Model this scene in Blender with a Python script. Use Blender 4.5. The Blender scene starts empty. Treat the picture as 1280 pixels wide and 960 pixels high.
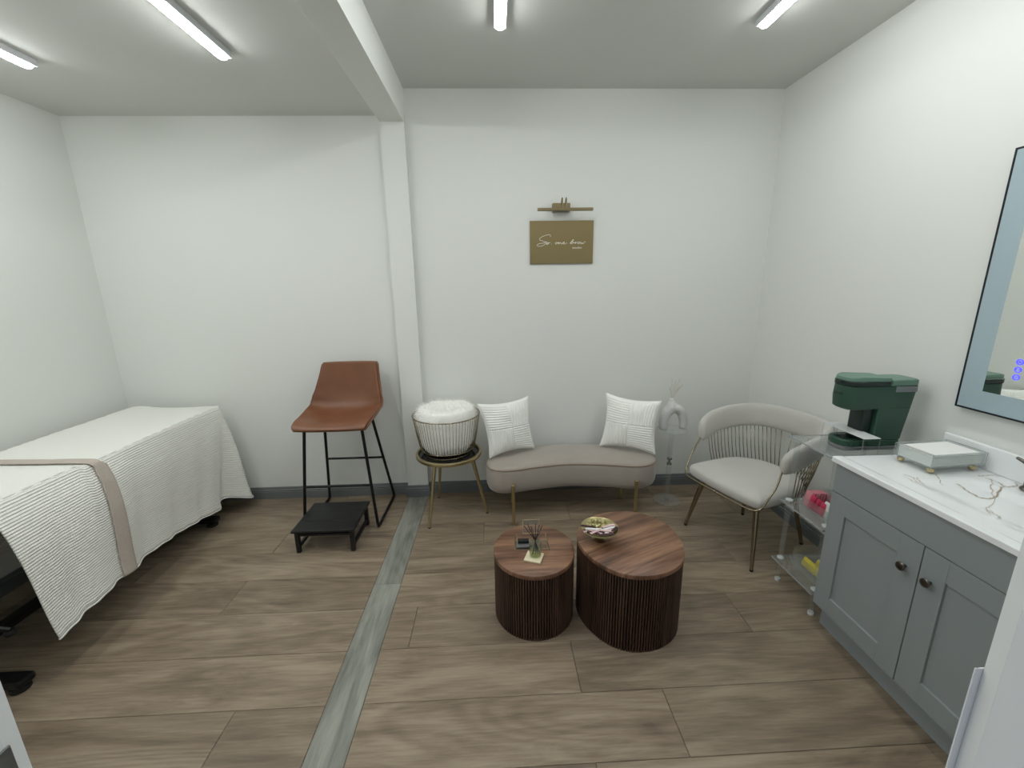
import bpy, bmesh, math, random
from mathutils import Vector, Matrix, noise
S = bpy.context.scene
COL = S.collection
PI = math.pi
random.seed(7)

# ------------------------------------------------------------------ camera, world, exposure
cd = bpy.data.cameras.new('camera'); cam = bpy.data.objects.new('camera', cd); COL.objects.link(cam)
S.camera = cam
cd.sensor_width = 36.0; cd.lens = 36.0*519.99/1280.0; cd.clip_start = 0.01
yaw, pit, rol = .038, .2322, -.0162
F = Vector((math.sin(yaw)*math.cos(pit), math.cos(yaw)*math.cos(pit), -math.sin(pit)))
rr = Vector((math.cos(yaw), -math.sin(yaw), 0)); uu = rr.cross(F)
R_ = rr*math.cos(rol)+uu*math.sin(rol); U_ = uu*math.cos(rol)-rr*math.sin(rol)
M = Matrix((R_, U_, -F)).transposed().to_4x4(); M.translation = Vector((0, 0, 1.6154))
cam.matrix_world = M
w = bpy.data.worlds.new('world'); S.world = w; w.use_nodes = True
w.node_tree.nodes['Background'].inputs[0].default_value = (.74, .80, 1.0, 1)
w.node_tree.nodes['Background'].inputs[1].default_value = .55
S.view_settings.view_transform = 'Standard'; S.view_settings.look = 'None'
S.view_settings.gamma = 1; S.view_settings.use_curve_mapping = False
S.view_settings.exposure = 0.0
LAMP = 46.5
LAMP_COL = (.925, .955, .95)
try:
    S.cycles.max_bounces = 12; S.cycles.diffuse_bounces = 6; S.cycles.transparent_max_bounces = 24; S.cycles.transmission_bounces = 12
    S.cycles.sample_clamp_indirect = 8
except Exception: pass

# ------------------------------------------------------------------ room numbers
XL, XR, YB, YF = -2.746, 1.987, 3.093, .30
ZL, ZR, ZB = 2.714, 2.872, 2.662
CX0, CX1, YC = -.716, -.559, 3.042

# ------------------------------------------------------------------ materials
def srgb(h):
    c = [int(h[i:i+2], 16)/255 for i in (0, 2, 4)]
    return [x/12.92 if x <= .04045 else ((x+.055)/1.055)**2.4 for x in c]+[1]
class N:
    def __init__(s, name):
        s.m = bpy.data.materials.new(name); s.m.use_nodes = True; s.t = s.m.node_tree
        s.b = s.t.nodes['Principled BSDF']; s.out = s.t.nodes['Material Output']
    def n(s, typ, **k):
        x = s.t.nodes.new(typ)
        for a, v in k.items(): setattr(x, a, v)
        return x
    def l(s, a, b): s.t.links.new(a, b)
    def set(s, **k):
        for a, v in k.items():
            s.b.inputs[a.replace('_', ' ')].default_value = v
        return s
def mix_ramp(a, fac, stops):
    r = a.n('ShaderNodeValToRGB'); a.l(fac, r.inputs[0])
    e = r.color_ramp.elements
    while len(e) < len(stops): e.new(.5)
    for i, (p, c) in enumerate(stops): e[i].position = p; e[i].color = c if len(c) == 4 else list(c)+[1]
    return r.outputs[0]
def coords(a, scale=(1, 1, 1), kind='Object', rot=(0, 0, 0)):
    tc = a.n('ShaderNodeTexCoord'); mp = a.n('ShaderNodeMapping')
    mp.inputs['Scale'].default_value = scale; mp.inputs['Rotation'].default_value = rot
    a.l(tc.outputs[kind], mp.inputs[0]); return mp.outputs[0]
def bump(a, h, strength=.3, dist=.002):
    b = a.n('ShaderNodeBump'); b.inputs['Strength'].default_value = strength; b.inputs['Distance'].default_value = dist
    a.l(h, b.inputs['Height']); a.l(b.outputs[0], a.b.inputs['Normal'])
def noise_t(a, vec, scale, detail=4, rough=.5, dist=0):
    t = a.n('ShaderNodeTexNoise'); a.l(vec, t.inputs['Vector'])
    t.inputs['Scale'].default_value = scale; t.inputs['Detail'].default_value = detail
    t.inputs['Roughness'].default_value = rough; t.inputs['Distortion'].default_value = dist
    return t.outputs['Fac']
def plain(name, hexc, rough=.5, metal=0, vary=0, vscale=8, bmp=0, bscale=120, **k):
    a = N(name); c = srgb(hexc); a.set(Base_Color=c, Roughness=rough, Metallic=metal, **k)
    if vary:
        f = noise_t(a, coords(a), vscale, 5, .6)
        a.l(mix_ramp(a, f, [(.3, [x*(1-vary) for x in c[:3]]), (.7, [min(1, x*(1+vary)) for x in c[:3]])]), a.b.inputs['Base Color'])
    if bmp: bump(a, noise_t(a, coords(a), bscale, 3), bmp, .001)
    return a.m
def floor_mat(name, dark, mid, light, axis='x', seed=0.0):
    a = N(name)
    oi = a.n('ShaderNodeObjectInfo')
    tc = a.n('ShaderNodeTexCoord')
    cmb = a.n('ShaderNodeVectorMath', operation='MULTIPLY_ADD')
    # per plank offset
    ml = a.n('ShaderNodeMath', operation='MULTIPLY'); a.l(oi.outputs['Random'], ml.inputs[0]); ml.inputs[1].default_value = 37.0
    cx = a.n('ShaderNodeCombineXYZ'); a.l(ml.outputs[0], cx.inputs[0]); a.l(ml.outputs[0], cx.inputs[1]); cx.inputs[2].default_value = seed
    cmb.inputs[1].default_value = (1, 1, 1); a.l(tc.outputs['Object'], cmb.inputs[0]); a.l(cx.outputs[0], cmb.inputs[2])
    sc = (1.1, 7, 1) if axis == 'x' else (7, 1.1, 1)
    m1 = a.n('ShaderNodeVectorMath', operation='MULTIPLY'); a.l(cmb.outputs[0], m1.inputs[0]); m1.inputs[1].default_value = sc
    n1 = noise_t(a, m1.outputs[0], 1.3, 5, .6, 1.2)
    m2 = a.n('ShaderNodeVectorMath', operation='MULTIPLY'); a.l(cmb.outputs[0], m2.inputs[0])
    m2.inputs[1].default_value = (4, 60, 1) if axis == 'x' else (60, 4, 1)
    n2 = noise_t(a, m2.outputs[0], 1.6, 6, .65, .4)
    # cathedral rings
    m3 = a.n('ShaderNodeVectorMath', operation='MULTIPLY'); a.l(cmb.outputs[0], m3.inputs[0])
    m3.inputs[1].default_value = (.55, 2.6, 1) if axis == 'x' else (2.6, .55, 1)
    n3 = noise_t(a, m3.outputs[0], 1.1, 1, .4, .6)
    m3b = a.n('ShaderNodeMath', operation='MULTIPLY'); a.l(n3, m3b.inputs[0]); m3b.inputs[1].default_value = 90
    sn = a.n('ShaderNodeMath', operation='SINE'); a.l(m3b.outputs[0], sn.inputs[0])
    s1 = a.n('ShaderNodeMath', operation='MULTIPLY_ADD'); a.l(sn.outputs[0], s1.inputs[0]); s1.inputs[1].default_value = .045; a.l(n1, s1.inputs[2])
    s2 = a.n('ShaderNodeMath', operation='MULTIPLY_ADD'); a.l(n2, s2.inputs[0]); s2.inputs[1].default_value = .55; a.l(s1.outputs[0], s2.inputs[2])
    rp = mix_ramp(a, s2.outputs[0], [(.48, dark), (.76, mid), (1.0, light)])
    # knots
    vo = a.n('ShaderNodeTexVoronoi'); m4 = a.n('ShaderNodeVectorMath', operation='MULTIPLY'); a.l(cmb.outputs[0], m4.inputs[0])
    m4.inputs[1].default_value = (1.0, 2.2, 1) if axis == 'x' else (2.2, 1.0, 1)
    a.l(m4.outputs[0], vo.inputs['Vector']); vo.inputs['Scale'].default_value = .85
    kf = mix_ramp(a, vo.outputs['Distance'], [(.02, (.45, .42, .4)), (.10, (1, 1, 1))])
    mx = a.n('ShaderNodeMix', data_type='RGBA', blend_type='MULTIPLY'); mx.inputs[0].default_value = .8
    a.l(rp, mx.inputs[6]); a.l(kf, mx.inputs[7])
    hv = a.n('ShaderNodeHueSaturation'); a.l(mx.outputs[2], hv.inputs['Color'])
    vv = a.n('ShaderNodeMapRange'); a.l(oi.outputs['Random'], vv.inputs[0]); vv.inputs[3].default_value = .88; vv.inputs[4].default_value = 1.12
    a.l(vv.outputs[0], hv.inputs['Value'])
    a.l(hv.outputs[0], a.b.inputs['Base Color'])
    a.set(Roughness=.42); a.b.inputs['Specular IOR Level'].default_value = .35
    bump(a, s2.outputs[0], .12, .001)
    return a.m
def walnut(name, rot=0.0, k=1.0, scl=1.0, vert=False):
    a = N(name)
    v = coords(a, (1, 1, 1), rot=(0, 0, rot))
    m1 = a.n('ShaderNodeVectorMath', operation='MULTIPLY'); a.l(v, m1.inputs[0])
    m1.inputs[1].default_value = (22*scl, 22*scl, 1.2) if vert else (1.3*scl, 17*scl, 1)
    n1 = noise_t(a, m1.outputs[0], 1.5, 4, .55, .5)
    m2 = a.n('ShaderNodeVectorMath', operation='MULTIPLY'); a.l(v, m2.inputs[0])
    m2.inputs[1].default_value = (110, 110, 5) if vert else (6, 120, 1)
    n2 = noise_t(a, m2.outputs[0], 1.5, 5, .6, .2)
    s = a.n('ShaderNodeMath', operation='MULTIPLY_ADD'); a.l(n2, s.inputs[0]); s.inputs[1].default_value = .4; a.l(n1, s.inputs[2])
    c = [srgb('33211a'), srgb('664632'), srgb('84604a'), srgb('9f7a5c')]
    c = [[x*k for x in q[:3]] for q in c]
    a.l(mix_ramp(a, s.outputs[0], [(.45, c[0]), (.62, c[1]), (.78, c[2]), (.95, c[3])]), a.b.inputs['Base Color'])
    a.set(Roughness=.42); bump(a, n2, .06, .001)
    return a.m
def ribs(name, hexc, pitch, cross, strength=.6, dist=.003, rough=.9):
    a = N(name); a.set(Base_Color=srgb(hexc), Roughness=rough)
    a.b.inputs['Sheen Weight'].default_value = .25
    uv = a.n('ShaderNodeUVMap'); sp = a.n('ShaderNodeSeparateXYZ'); a.l(uv.outputs[0], sp.inputs[0])
    def sn(o, p):
        m = a.n('ShaderNodeMath', operation='MULTIPLY'); a.l(o, m.inputs[0]); m.inputs[1].default_value = 2*PI/p
        s = a.n('ShaderNodeMath', operation='SINE'); a.l(m.outputs[0], s.inputs[0]); return s.outputs[0]
    s1 = sn(sp.outputs[1], pitch); s2 = sn(sp.outputs[0], cross)
    m = a.n('ShaderNodeMath', operation='MULTIPLY_ADD'); a.l(s2, m.inputs[0]); m.inputs[1].default_value = .2; a.l(s1, m.inputs[2])
    b = srgb(hexc)
    a.l(mix_ramp(a, s1, [(0.0, [x*.86 for x in b[:3]]), (.6, b[:3])]), a.b.inputs['Base Color'])
    bump(a, m.outputs[0], strength, dist)
    return a.m
def acrylic(name, tint=(.93, .95, .95), gloss=1.0, frost=0.0):
    a = N(name); t = a.t; t.nodes.remove(a.b)
    tr = a.n('ShaderNodeBsdfTransparent'); tr.inputs[0].default_value = (*tint, 1)
    gl = a.n('ShaderNodeBsdfGlossy'); gl.inputs['Roughness'].default_value = .04
    fr = a.n('ShaderNodeFresnel'); fr.inputs[0].default_value = 1.48
    m = a.n('ShaderNodeMath', operation='MULTIPLY_ADD'); a.l(fr.outputs[0], m.inputs[0]); m.inputs[1].default_value = gloss; m.inputs[2].default_value = .01
    ge = a.n('ShaderNodeNewGeometry'); bf = a.n('ShaderNodeMath', operation='SUBTRACT'); bf.inputs[0].default_value = 1; a.l(ge.outputs['Backfacing'], bf.inputs[1])
    m0 = a.n('ShaderNodeMath', operation='MULTIPLY'); a.l(m.outputs[0], m0.inputs[0]); a.l(bf.outputs[0], m0.inputs[1]); m = m0
    mx = a.n('ShaderNodeMixShader'); a.l(m.outputs[0], mx.inputs[0]); a.l(tr.outputs[0], mx.inputs[1]); a.l(gl.outputs[0], mx.inputs[2])
    last = mx.outputs[0]
    if frost:
        df = a.n('ShaderNodeBsdfDiffuse'); df.inputs[0].default_value = (.85, .87, .87, 1)
        m2 = a.n('ShaderNodeMixShader'); m2.inputs[0].default_value = frost; a.l(last, m2.inputs[1]); a.l(df.outputs[0], m2.inputs[2]); last = m2.outputs[0]
    a.l(last, a.out.inputs[0]); return a.m
def emit(name, col, s):
    a = N(name); a.set(Base_Color=(*col, 1)); a.b.inputs['Emission Color'].default_value = (*col, 1); a.b.inputs['Emission Strength'].default_value = s
    return a.m

m_wall = plain('wall_paint', 'dddfdb', .75, bmp=.05, bscale=90)
m_ceil = plain('ceiling_paint', 'cfd0cc', .85, bmp=.04, bscale=60)
m_base = plain('baseboard_paint', '6b7071', .45)
m_sub = plain('floor_joint', '2c2621', .8)
m_floor = floor_mat('oak_plank', srgb('625446'), srgb('847563'), srgb('9b8c78'))
m_strip = floor_mat('grey_oak_plank', srgb('6b6c64'), srgb('8b8c83'), srgb('a7a79c'), 'y', 3.0)
m_walntop = walnut('walnut_top', 0.0)
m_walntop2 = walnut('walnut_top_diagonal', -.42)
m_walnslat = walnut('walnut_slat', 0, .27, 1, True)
m_walncore = plain('walnut_core', '1c120c', .8)
m_gold = plain('brushed_gold', 'c2b28a', .30, 1)
m_bowl = plain('pale_gold_bowl', 'bdb184', .28, 1)
m_brass = plain('antique_brass', '8d8062', .35, 1)
m_champ = plain('champagne_metal', '9c9078', .22, 1)
m_black = plain('black_metal', '121314', .42, .3)
m_blackwood = plain('black_wood', '101112', .45, 0, .3, 30)
m_blackgloss = plain('black_glass', '0b0c0e', .12)
m_leather = plain('tan_leather', '754a30', .42, 0, .10, 9, .25, 260)
m_velvet = plain('taupe_velvet', '9d9389', .8, 0, .06, 6); m_velvet.node_tree.nodes['Principled BSDF'].inputs['Sheen Weight'].default_value = .5
m_greyv = plain('light_grey_velvet', 'bcb9b3', .78, 0, .05, 7); m_greyv.node_tree.nodes['Principled BSDF'].inputs['Sheen Weight'].default_value = .5
m_pipe = plain('taupe_piping', '8f7d6d', .8)
m_cover = ribs('ribbed_coverlet', 'f3f3ec', .0125, .011, .55, .0028)
m_band = plain('beige_twill', 'b5aaa0', .9, 0, .05, 60, .3, 400)
m_pillow = plain('white_cotton', 'f2f2ee', .9, bmp=.1, bscale=300)
m_fur = plain('white_faux_fur', 'f6f5f1', .9)
m_ceram = plain('white_ceramic', 'cfd0cd', .55)
m_pampas = plain('pampas_plume', 'cfc8ba', .9)
m_cab = plain('grey_cabinet_paint', '8d9495', .42)
m_gapshade = plain('cabinet_gap_shade', '22242a', .8)
m_knob = plain('brushed_nickel', '77736d', .3, 1)
m_top = N('cultured_marble').set(Base_Color=srgb('eef0f1'), Roughness=.12).m
m_vein = plain('marble_vein', 'b3a391', .3, 0, .3, 60)
m_green = plain('dark_green_plastic', '28493a', .42)
m_greenlid = plain('sage_green_plastic', '5f8070', .4)
m_greendk = plain('deep_green_plastic', '12231f', .35)
m_silver = plain('silver_strip', '8d9092', .35, .7)
m_acry = acrylic('clear_acrylic', (.97, .98, .975))
m_acry2 = acrylic('clear_acrylic_edge', (.93, .945, .94), 1.3, .06)
m_shelf = acrylic('clear_acrylic_shelf', (.93, .95, .945), 1.3, .07)
m_acryw = acrylic('whitish_acrylic', (.9, .92, .92), 1, .6)
m_edge = acrylic('acrylic_bright_edge', (.62, .66, .67), 1.2, .30)  # edge light of clear acrylic put into a pale grey tone
m_glass = acrylic('clear_glass', (.90, .93, .92), 1.2)
m_liquid = acrylic('yellow_oil', (.86, .86, .45), .6, .12)
m_napkin = plain('white_paper', 'f2f2ef', .85)
m_mirror = N('mirror_silver').set(Base_Color=(.86, .89, .86, 1), Metallic=1.0, Roughness=.01).m
m_frost = N('frosted_mirror_band').set(Base_Color=srgb('a9bcc4'), Metallic=.15, Roughness=.45).m
m_mframe = plain('navy_black_frame', '0c0e1a', .35)
m_icon = emit('blue_touch_light', (.08, .08, 1.0), 1.2)
m_led = emit('led_diffuser', LAMP_COL, LAMP)
m_ledhouse = plain('white_lamp_housing', 'd8dade', .5)
m_sign = N('brushed_gold_sign')
m_sign.set(Base_Color=srgb('8f7f5c'), Metallic=.85, Roughness=.38); m_sign.b.inputs['Anisotropic'].default_value = .7
bump(m_sign, noise_t(m_sign, coords(m_sign, (3, 3, 500)), 1.0, 2), .12, .0006); m_sign = m_sign.m
m_text = plain('white_lettering', 'f0eee2', .5)
m_black2 = plain('dark_reed', '191316', .7)
m_cream = plain('pale_gold_top', 'e6dabd', .45, .1)
m_pink = plain('pink_wrapper', 'd9b9b9', .4); m_whitew = plain('white_wrapper', 'e9e7e6', .35)
m_maroon = plain('maroon_wrapper', '3a1620', .35); m_goldw = plain('gold_foil', 'cfc792', .3, .6, .2, 90, .5, 160)
m_red = plain('crimson_packet', 'b4234a', .4); m_rose = plain('rose_packet', 'c9808a', .45); m_yel = plain('yellow_packet', 'cdbb3c', .4)
m_steel = plain('worn_strike_plate', '6f716b', .5, .7, .25, 40)
m_rubber = plain('black_rubber', '0c0c0d', .7)
m_chrome = plain('chrome', 'b9bbbd', .12, 1)

# ------------------------------------------------------------------ geometry helpers
class G:
    def __init__(s): s.bm = bmesh.new(); s.boxy = True
    def quad_box(s, lo, hi, bev=0, seg=2, rot=None, piv=None):
        b = bmesh.new(); bmesh.ops.create_cube(b, size=1)
        lo = Vector(lo); hi = Vector(hi); c = (lo+hi)/2; d = hi-lo
        for v in b.verts: v.co = Vector((v.co.x*d.x, v.co.y*d.y, v.co.z*d.z))+c
        if bev: bmesh.ops.bevel(b, geom=b.edges[:], offset=bev, segments=seg, affect='EDGES', profile=.5)
        if rot is not None:
            p = Vector(piv) if piv is not None else c
            for v in b.verts: v.co = rot @ (v.co-p)+p
        s.add(b); return s
    def add(s, b):
        me = bpy.data.meshes.new('tmp'); b.to_mesh(me); b.free(); s.bm.from_mesh(me); bpy.data.meshes.remove(me)
    def tube(s, pts, r, n=10, closed=False, cap=True):
        s.boxy = False
        pts = [Vector(p) for p in pts]; m = len(pts)
        rs = r if isinstance(r, (list, tuple)) else [r]*m
        rings = []; prev = None
        for i in range(m):
            if closed: t = pts[(i+1) % m]-pts[i-1]
            else: t = pts[min(i+1, m-1)]-pts[max(i-1, 0)]
            t.normalize()
            if prev is None:
                a = Vector((0, 0, 1)) if abs(t.z) < .9 else Vector((1, 0, 0)); u = t.cross(a).normalized()
            else: u = (prev-t*prev.dot(t)).normalized()
            prev = u; v = t.cross(u)
            rings.append([s.bm.verts.new(pts[i]+(u*math.cos(2*PI*k/n)+v*math.sin(2*PI*k/n))*rs[i]) for k in range(n)])
        for i in range(m if closed else m-1):
            a, b = rings[i], rings[(i+1) % m]
            for k in range(n): s.bm.faces.new((a[k], a[(k+1) % n], b[(k+1) % n], b[k]))
        if cap and not closed: s.bm.faces.new(rings[0][::-1]); s.bm.faces.new(rings[-1])
        return s
    def lathe(s, prof, c=(0, 0, 0), n=32, cap=True):
        s.boxy = False
        rings = []
        for r, z in prof:
            rings.append([s.bm.verts.new((c[0]+r*math.cos(2*PI*k/n), c[1]+r*math.sin(2*PI*k/n), c[2]+z)) for k in range(n)])
        for a, b in zip(rings, rings[1:]):
            for k in range(n): s.bm.faces.new((a[k], a[(k+1) % n], b[(k+1) % n], b[k]))
        if cap: s.bm.faces.new(rings[0][::-1]); s.bm.faces.new(rings[-1])
        return s
    def loft(s, loops, cap=True, closed=True):
        s.boxy = False
        rings = [[s.bm.verts.new(p) for p in lp] for lp in loops]; n = len(rings[0])
        for a, b in zip(rings, rings[1:]):
            for k in range(n if closed else n-1): s.bm.faces.new((a[k], a[(k+1) % n], b[(k+1) % n], b[k]))
        if cap: s.bm.faces.new(rings[0][::-1]); s.bm.faces.new(rings[-1])
        return s
    def grid(s, f, nu, nv, uvf=None):
        s.boxy = False
        vs = [[s.bm.verts.new(f(i/nu, j/nv)) for j in range(nv+1)] for i in range(nu+1)]
        lay = s.bm.loops.layers.uv.verify() if uvf else None
        for i in range(nu):
            for j in range(nv):
                q = [(i, j), (i+1, j), (i+1, j+1), (i, j+1)]
                fc = s.bm.faces.new([vs[a][b] for a, b in q])
                if uvf:
                    for lp, (a, b) in zip(fc.loops, q): lp[lay].uv = uvf(a/nu, b/nv)
        return s
    def prism(s, poly, z0, z1, bev=0):
        return s.loft([[(x, y, z0) for x, y in poly], [(x, y, z1) for x, y in poly]])
    def obj(s, name, mat, parent=None, world=True, smooth=True, angle=35, mods=None):
        bmesh.ops.recalc_face_normals(s.bm, faces=s.bm.faces)
        me = bpy.data.meshes.new(name); s.bm.to_mesh(me); s.bm.free()
        if parent is not None and world:
            o = Vector((0, 0, 0)); p = parent
            while p is not None: o += p.location; p = p.parent
            me.transform(Matrix.Translation(-o))
        if s.boxy and angle: angle = 18
        if smooth:
            me.shade_smooth()
            if angle: me.set_sharp_from_angle(angle=math.radians(angle))
        me.materials.append(mat)
        ob = bpy.data.objects.new(name, me); COL.objects.link(ob)
        if parent is not None: ob.parent = parent
        return ob
def thing(name, label, cat, loc=(0, 0, 0), rz=0, group=None):
    o = bpy.data.objects.new(name, None); COL.objects.link(o); o.location = loc; o.rotation_euler = (0, 0, rz)
    o.empty_display_size = .05; o['label'] = label; o['category'] = cat
    if group: o['group'] = group
    return o
def tag(o, label, cat, group=None):
    o['label'] = label; o['category'] = cat
    if group: o['group'] = group
    return o
def recenter(o):   # put a mesh thing's origin at its base centre
    me = o.data; xs = [v.co for v in me.vertices]
    lo = Vector((min(v.x for v in xs), min(v.y for v in xs), min(v.z for v in xs))); hi = Vector((max(v.x for v in xs), max(v.y for v in xs), 0))
    c = Vector(((lo.x+hi.x)/2, (lo.y+hi.y)/2, lo.z)); me.transform(Matrix.Translation(-c)); o.location = o.location+c
    return o
def struct(o): o['kind'] = 'structure'; return o
def stuff(o): o['kind'] = 'stuff'; return o
def copy_tree(o, parent=None):
    c = o.copy(); COL.objects.link(c); c.parent = parent
    for ch in [x for x in bpy.data.objects if x.parent == o]: copy_tree(ch, c)
    return c
def catmull(P, n=8, closed=True):
    P = [Vector(p) for p in P]; out = []; m = len(P)
    for i in range(m if closed else m-1):
        if closed: a, b, c, d = P[i-1], P[i], P[(i+1) % m], P[(i+2) % m]
        else: a, b, c, d = P[max(i-1, 0)], P[i], P[i+1], P[min(i+2, m-1)]
        for k in range(n):
            t = k/n
            out.append(.5*((2*b)+(c-a)*t+(2*a-5*b+4*c-d)*t*t+(3*b-a-3*c+d)*t**3))
    if not closed: out.append(P[-1])
    return out
def lerp_tab(tab, t):
    if t <= tab[0][0]: return tab[0][1]
    for (a, x), (b, y) in zip(tab, tab[1:]):
        if t <= b:
            k = (t-a)/(b-a)
            return x+(y-x)*k if not isinstance(x, tuple) else tuple(p+(q-p)*k for p, q in zip(x, y))
    return tab[-1][1]
def offset_poly(P, d):
    n = len(P); out = []
    area = sum(P[i-1][0]*P[i][1]-P[i][0]*P[i-1][1] for i in range(n))
    sg = 1 if area > 0 else -1
    for i in range(n):
        t = Vector(P[(i+1) % n][:2])-Vector(P[i-1][:2]); t.normalize()
        out.append((P[i][0]+t.y*d*sg, P[i][1]-t.x*d*sg))
    return out

# ------------------------------------------------------------------ room shell
def slab(name, lo, hi, mat, parent=None): return struct(G().quad_box(lo, hi).obj(name, mat, parent, smooth=False))
slab('wall_back', (XL-.1, YB, 0), (XR+.1, YB+.1, 2.98), m_wall)
slab('wall_left', (XL-.1, YF-.12, 0), (XL, YB, 2.98), m_wall)
slab('wall_right', (XR, YF-.12, 0), (XR+.1, YB, 2.98), m_wall)
DXL, DXR = -.4225, .4515
g = G(); g.quad_box((XL, YF-.12, 0), (DXL-.03, YF-.012, 2.98)); g.quad_box((DXR+.03, YF-.12, 0), (XR, YF-.012, 2.98)); g.quad_box((DXL-.03, YF-.12, 2.12), (DXR+.03, YF-.012, 2.98))
struct(g.obj('wall_front', m_wall, smooth=False))
# door lining and casing
def casing(name, x0, sgn):
    # sgn: direction into the wall
    g = G(); a, b = sorted((x0, x0+sgn*.03))
    g.quad_box((a, YF-.135, 0), (b, YF-.012, 2.12))
    o = struct(g.obj(name, m_wall, smooth=False))
    a, b = sorted((x0+sgn*.000, x0+sgn*.075))
    P = [(x0, YF-.0119), (x0+sgn*.0050, YF+.0040), (x0+sgn*.075, YF+.0040), (x0+sgn*.075, YF-.0119)]  # inner edge shaped at a tilt so this band catches more room light
    g = G(); g.prism(P, 0, 2.15); g.obj('casing_board', m_wall, o, smooth=False)
    a, b = sorted((x0+sgn*.006, x0+sgn*.075))
    G().quad_box((a, YF-.147, 0), (b, YF-.1352, 2.15), .004, 2).obj('casing_board', m_wall, o)
    return o
jl = casing('trim_3', DXL, -1); jr = casing('trim_4', DXR, 1)
struct(G().quad_box((DXL, YF-.135, 2.09), (DXR, YF-.012, 2.12)).obj('trim_5', m_wall, smooth=False))
slab('ceiling', (CX1-.02, YF-.12, ZR), (XR, YB, ZR+.1), m_ceil)
slab('ceiling_left', (XL, YF-.12, ZL), (CX0+.02, YB, ZL+.1), m_ceil)
slab('trim_2', (CX0, YF-.012, ZB), (CX1, YB-.001, ZR+.1), m_wall)
slab('trim_1', (CX0, YC, 0), (CX1, YB-.0005, ZB), m_wall)
# floor : sub floor + planks
fl = slab('floor', (XL-.1, -.9, -.06), (XR+.1, YB+.05, -.010), m_sub)
def plank(x0, x1, y0, y1, mat):
    if x1-x0 < .02 or y1-y0 < .02: return
    e = .0007
    cx, cy = (x0+x1)/2, (y0+y1)/2
    g = G(); a, b = (x1-x0)/2-e, (y1-y0)/2-e; c = .0016
    g.loft([[(-a, -b, -.0098), (a, -b, -.0098), (a, b, -.0098), (-a, b, -.0098)], [(-a, -b, -c), (a, -b, -c), (a, b, -c), (-a, b, -c)],
            [(-a+c, -b+c, 0), (a-c, -b+c, 0), (a-c, b-c, 0), (-a+c, b-c, 0)]])
    o = g.obj('plank', mat, fl, world=False, smooth=False); o.location = (cx, cy, 0)
rows = [1.09+.256*k for k in range(-8, 9)]
LS = {0: [-1.061, -2.3], 3: [-1.447, -2.6], 5: [-1.437], 1: [-2.25], 2: [-2.45], 4: [-2.1], 6: [-2.2], 7: [-1.2, -2.4]}
RS = {0: [.645, 1.8], 1: [.313, 1.6], 2: [-.437, 1.187], 3: [.62, 1.75], 4: [.25, 1.4], 5: [-.11, 1.1], 6: [.5, 1.7], 7: [.1, 1.2], -1: [.311, 1.5]}
SX0, SX1 = CX0+.004, CX1-.004
for k, (y0, y1) in enumerate(zip(rows, rows[1:])):
    r = k-8
    y1 = min(y1, YB)
    if y0 >= YB: continue
    y0 = max(y0, -.9)
    for a, b, tab in ((XL, SX0, LS), (SX1, XR, RS)):
        cuts = sorted(tab.get(r, [a+(.37*((r*7) % 5)+.3), a+(.37*((r*7) % 5)+1.6)])); cuts = [c for c in cuts if a+.05 < c < b-.05]
        xs = [a]+cuts+[b]
        for p, q in zip(xs, xs[1:]): plank(p, q, y0, y1, m_floor)
for a, b in ((2.04, YC-.012), (.82, 2.04), (-.4, .82), (-.9, -.4)): plank(SX0, SX1, a, b, m_strip)
# baseboards, profiled
BP = [(0, 0), (.014, 0), (.014, .056), (.0115, .059), (.0115, .063), (.014, .066), (.014, .072), (.009, .077), (.009, .085), (.006, .094), (0, .095)]
def baseb(name, A, B, nrm, parent=None):
    g = G(); A = Vector(A); B = Vector(B); n = Vector(nrm)
    g.loft([[A+n*d+Vector((0, 0, z)) for d, z in BP], [B+n*d+Vector((0, 0, z)) for d, z in BP]])
    return struct(g.obj(name, m_base, parent, smooth=False))
baseb('baseboard_back', (XL, YB, .0002), (CX0-.012, YB, .0002), (0, -1, 0))
baseb('baseboard_back_right', (CX1+.012, YB, .0002), (XR, YB, .0002), (0, -1, 0))
baseb('baseboard_left', (XL, YF, .0002), (XL, YB-.014, .0002), (1, 0, 0))
baseb('baseboard_right', (XR, YF, .0002), (XR, YB-.014, .0002), (-1, 0, 0))
g = G()
q = [(CX0, YB), (CX0, YC), (CX1, YC), (CX1, YB)]; dr = [(-1, 0), (-1, -1), (1, -1), (1, 0)]
g.loft([[(x+dx*d, y+dy*d, z+.0002) for d, z in BP] for (x, y), (dx, dy) in zip(q, dr)])
struct(g.obj('baseboard_column', m_base, smooth=False))

# door furniture on the jambs
g = G(); g.quad_box((DXL+.0002, .252, 1.13), (DXL+.0022, .2915, 1.243), .0008, 1)
sp = g.obj('strike_plate', m_steel, jl)
G().tube([(DXL+.001, .278, 1.222), (DXL+.0034, .278, 1.222)], .0030, 10).obj('screw', m_black, sp)
t = thing('door_edge_guard', 'white grooved metal strip', 'trim strip', (.4495, .3135, .9))
t['label'] = 'narrow white grooved strip fixed beside the white door frame at lower right'
G().quad_box((.4490, .30430, .85), (.4600, .30475, 1.2535), .0001, 1).obj('back_strip', m_wall, t)
g = G(); g.quad_box((.4490, .30478, .85), (.4513, .3058, 1.2535), .0002, 1); g.quad_box((.4525, .30478, .85), (.4600, .3058, 1.2535), .0002, 1); g.obj('flange', m_wall, t)
G().quad_box((.4514, .30478, .85), (.4524, .3050, 1.248)).obj('groove', m_cab, t)

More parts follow.
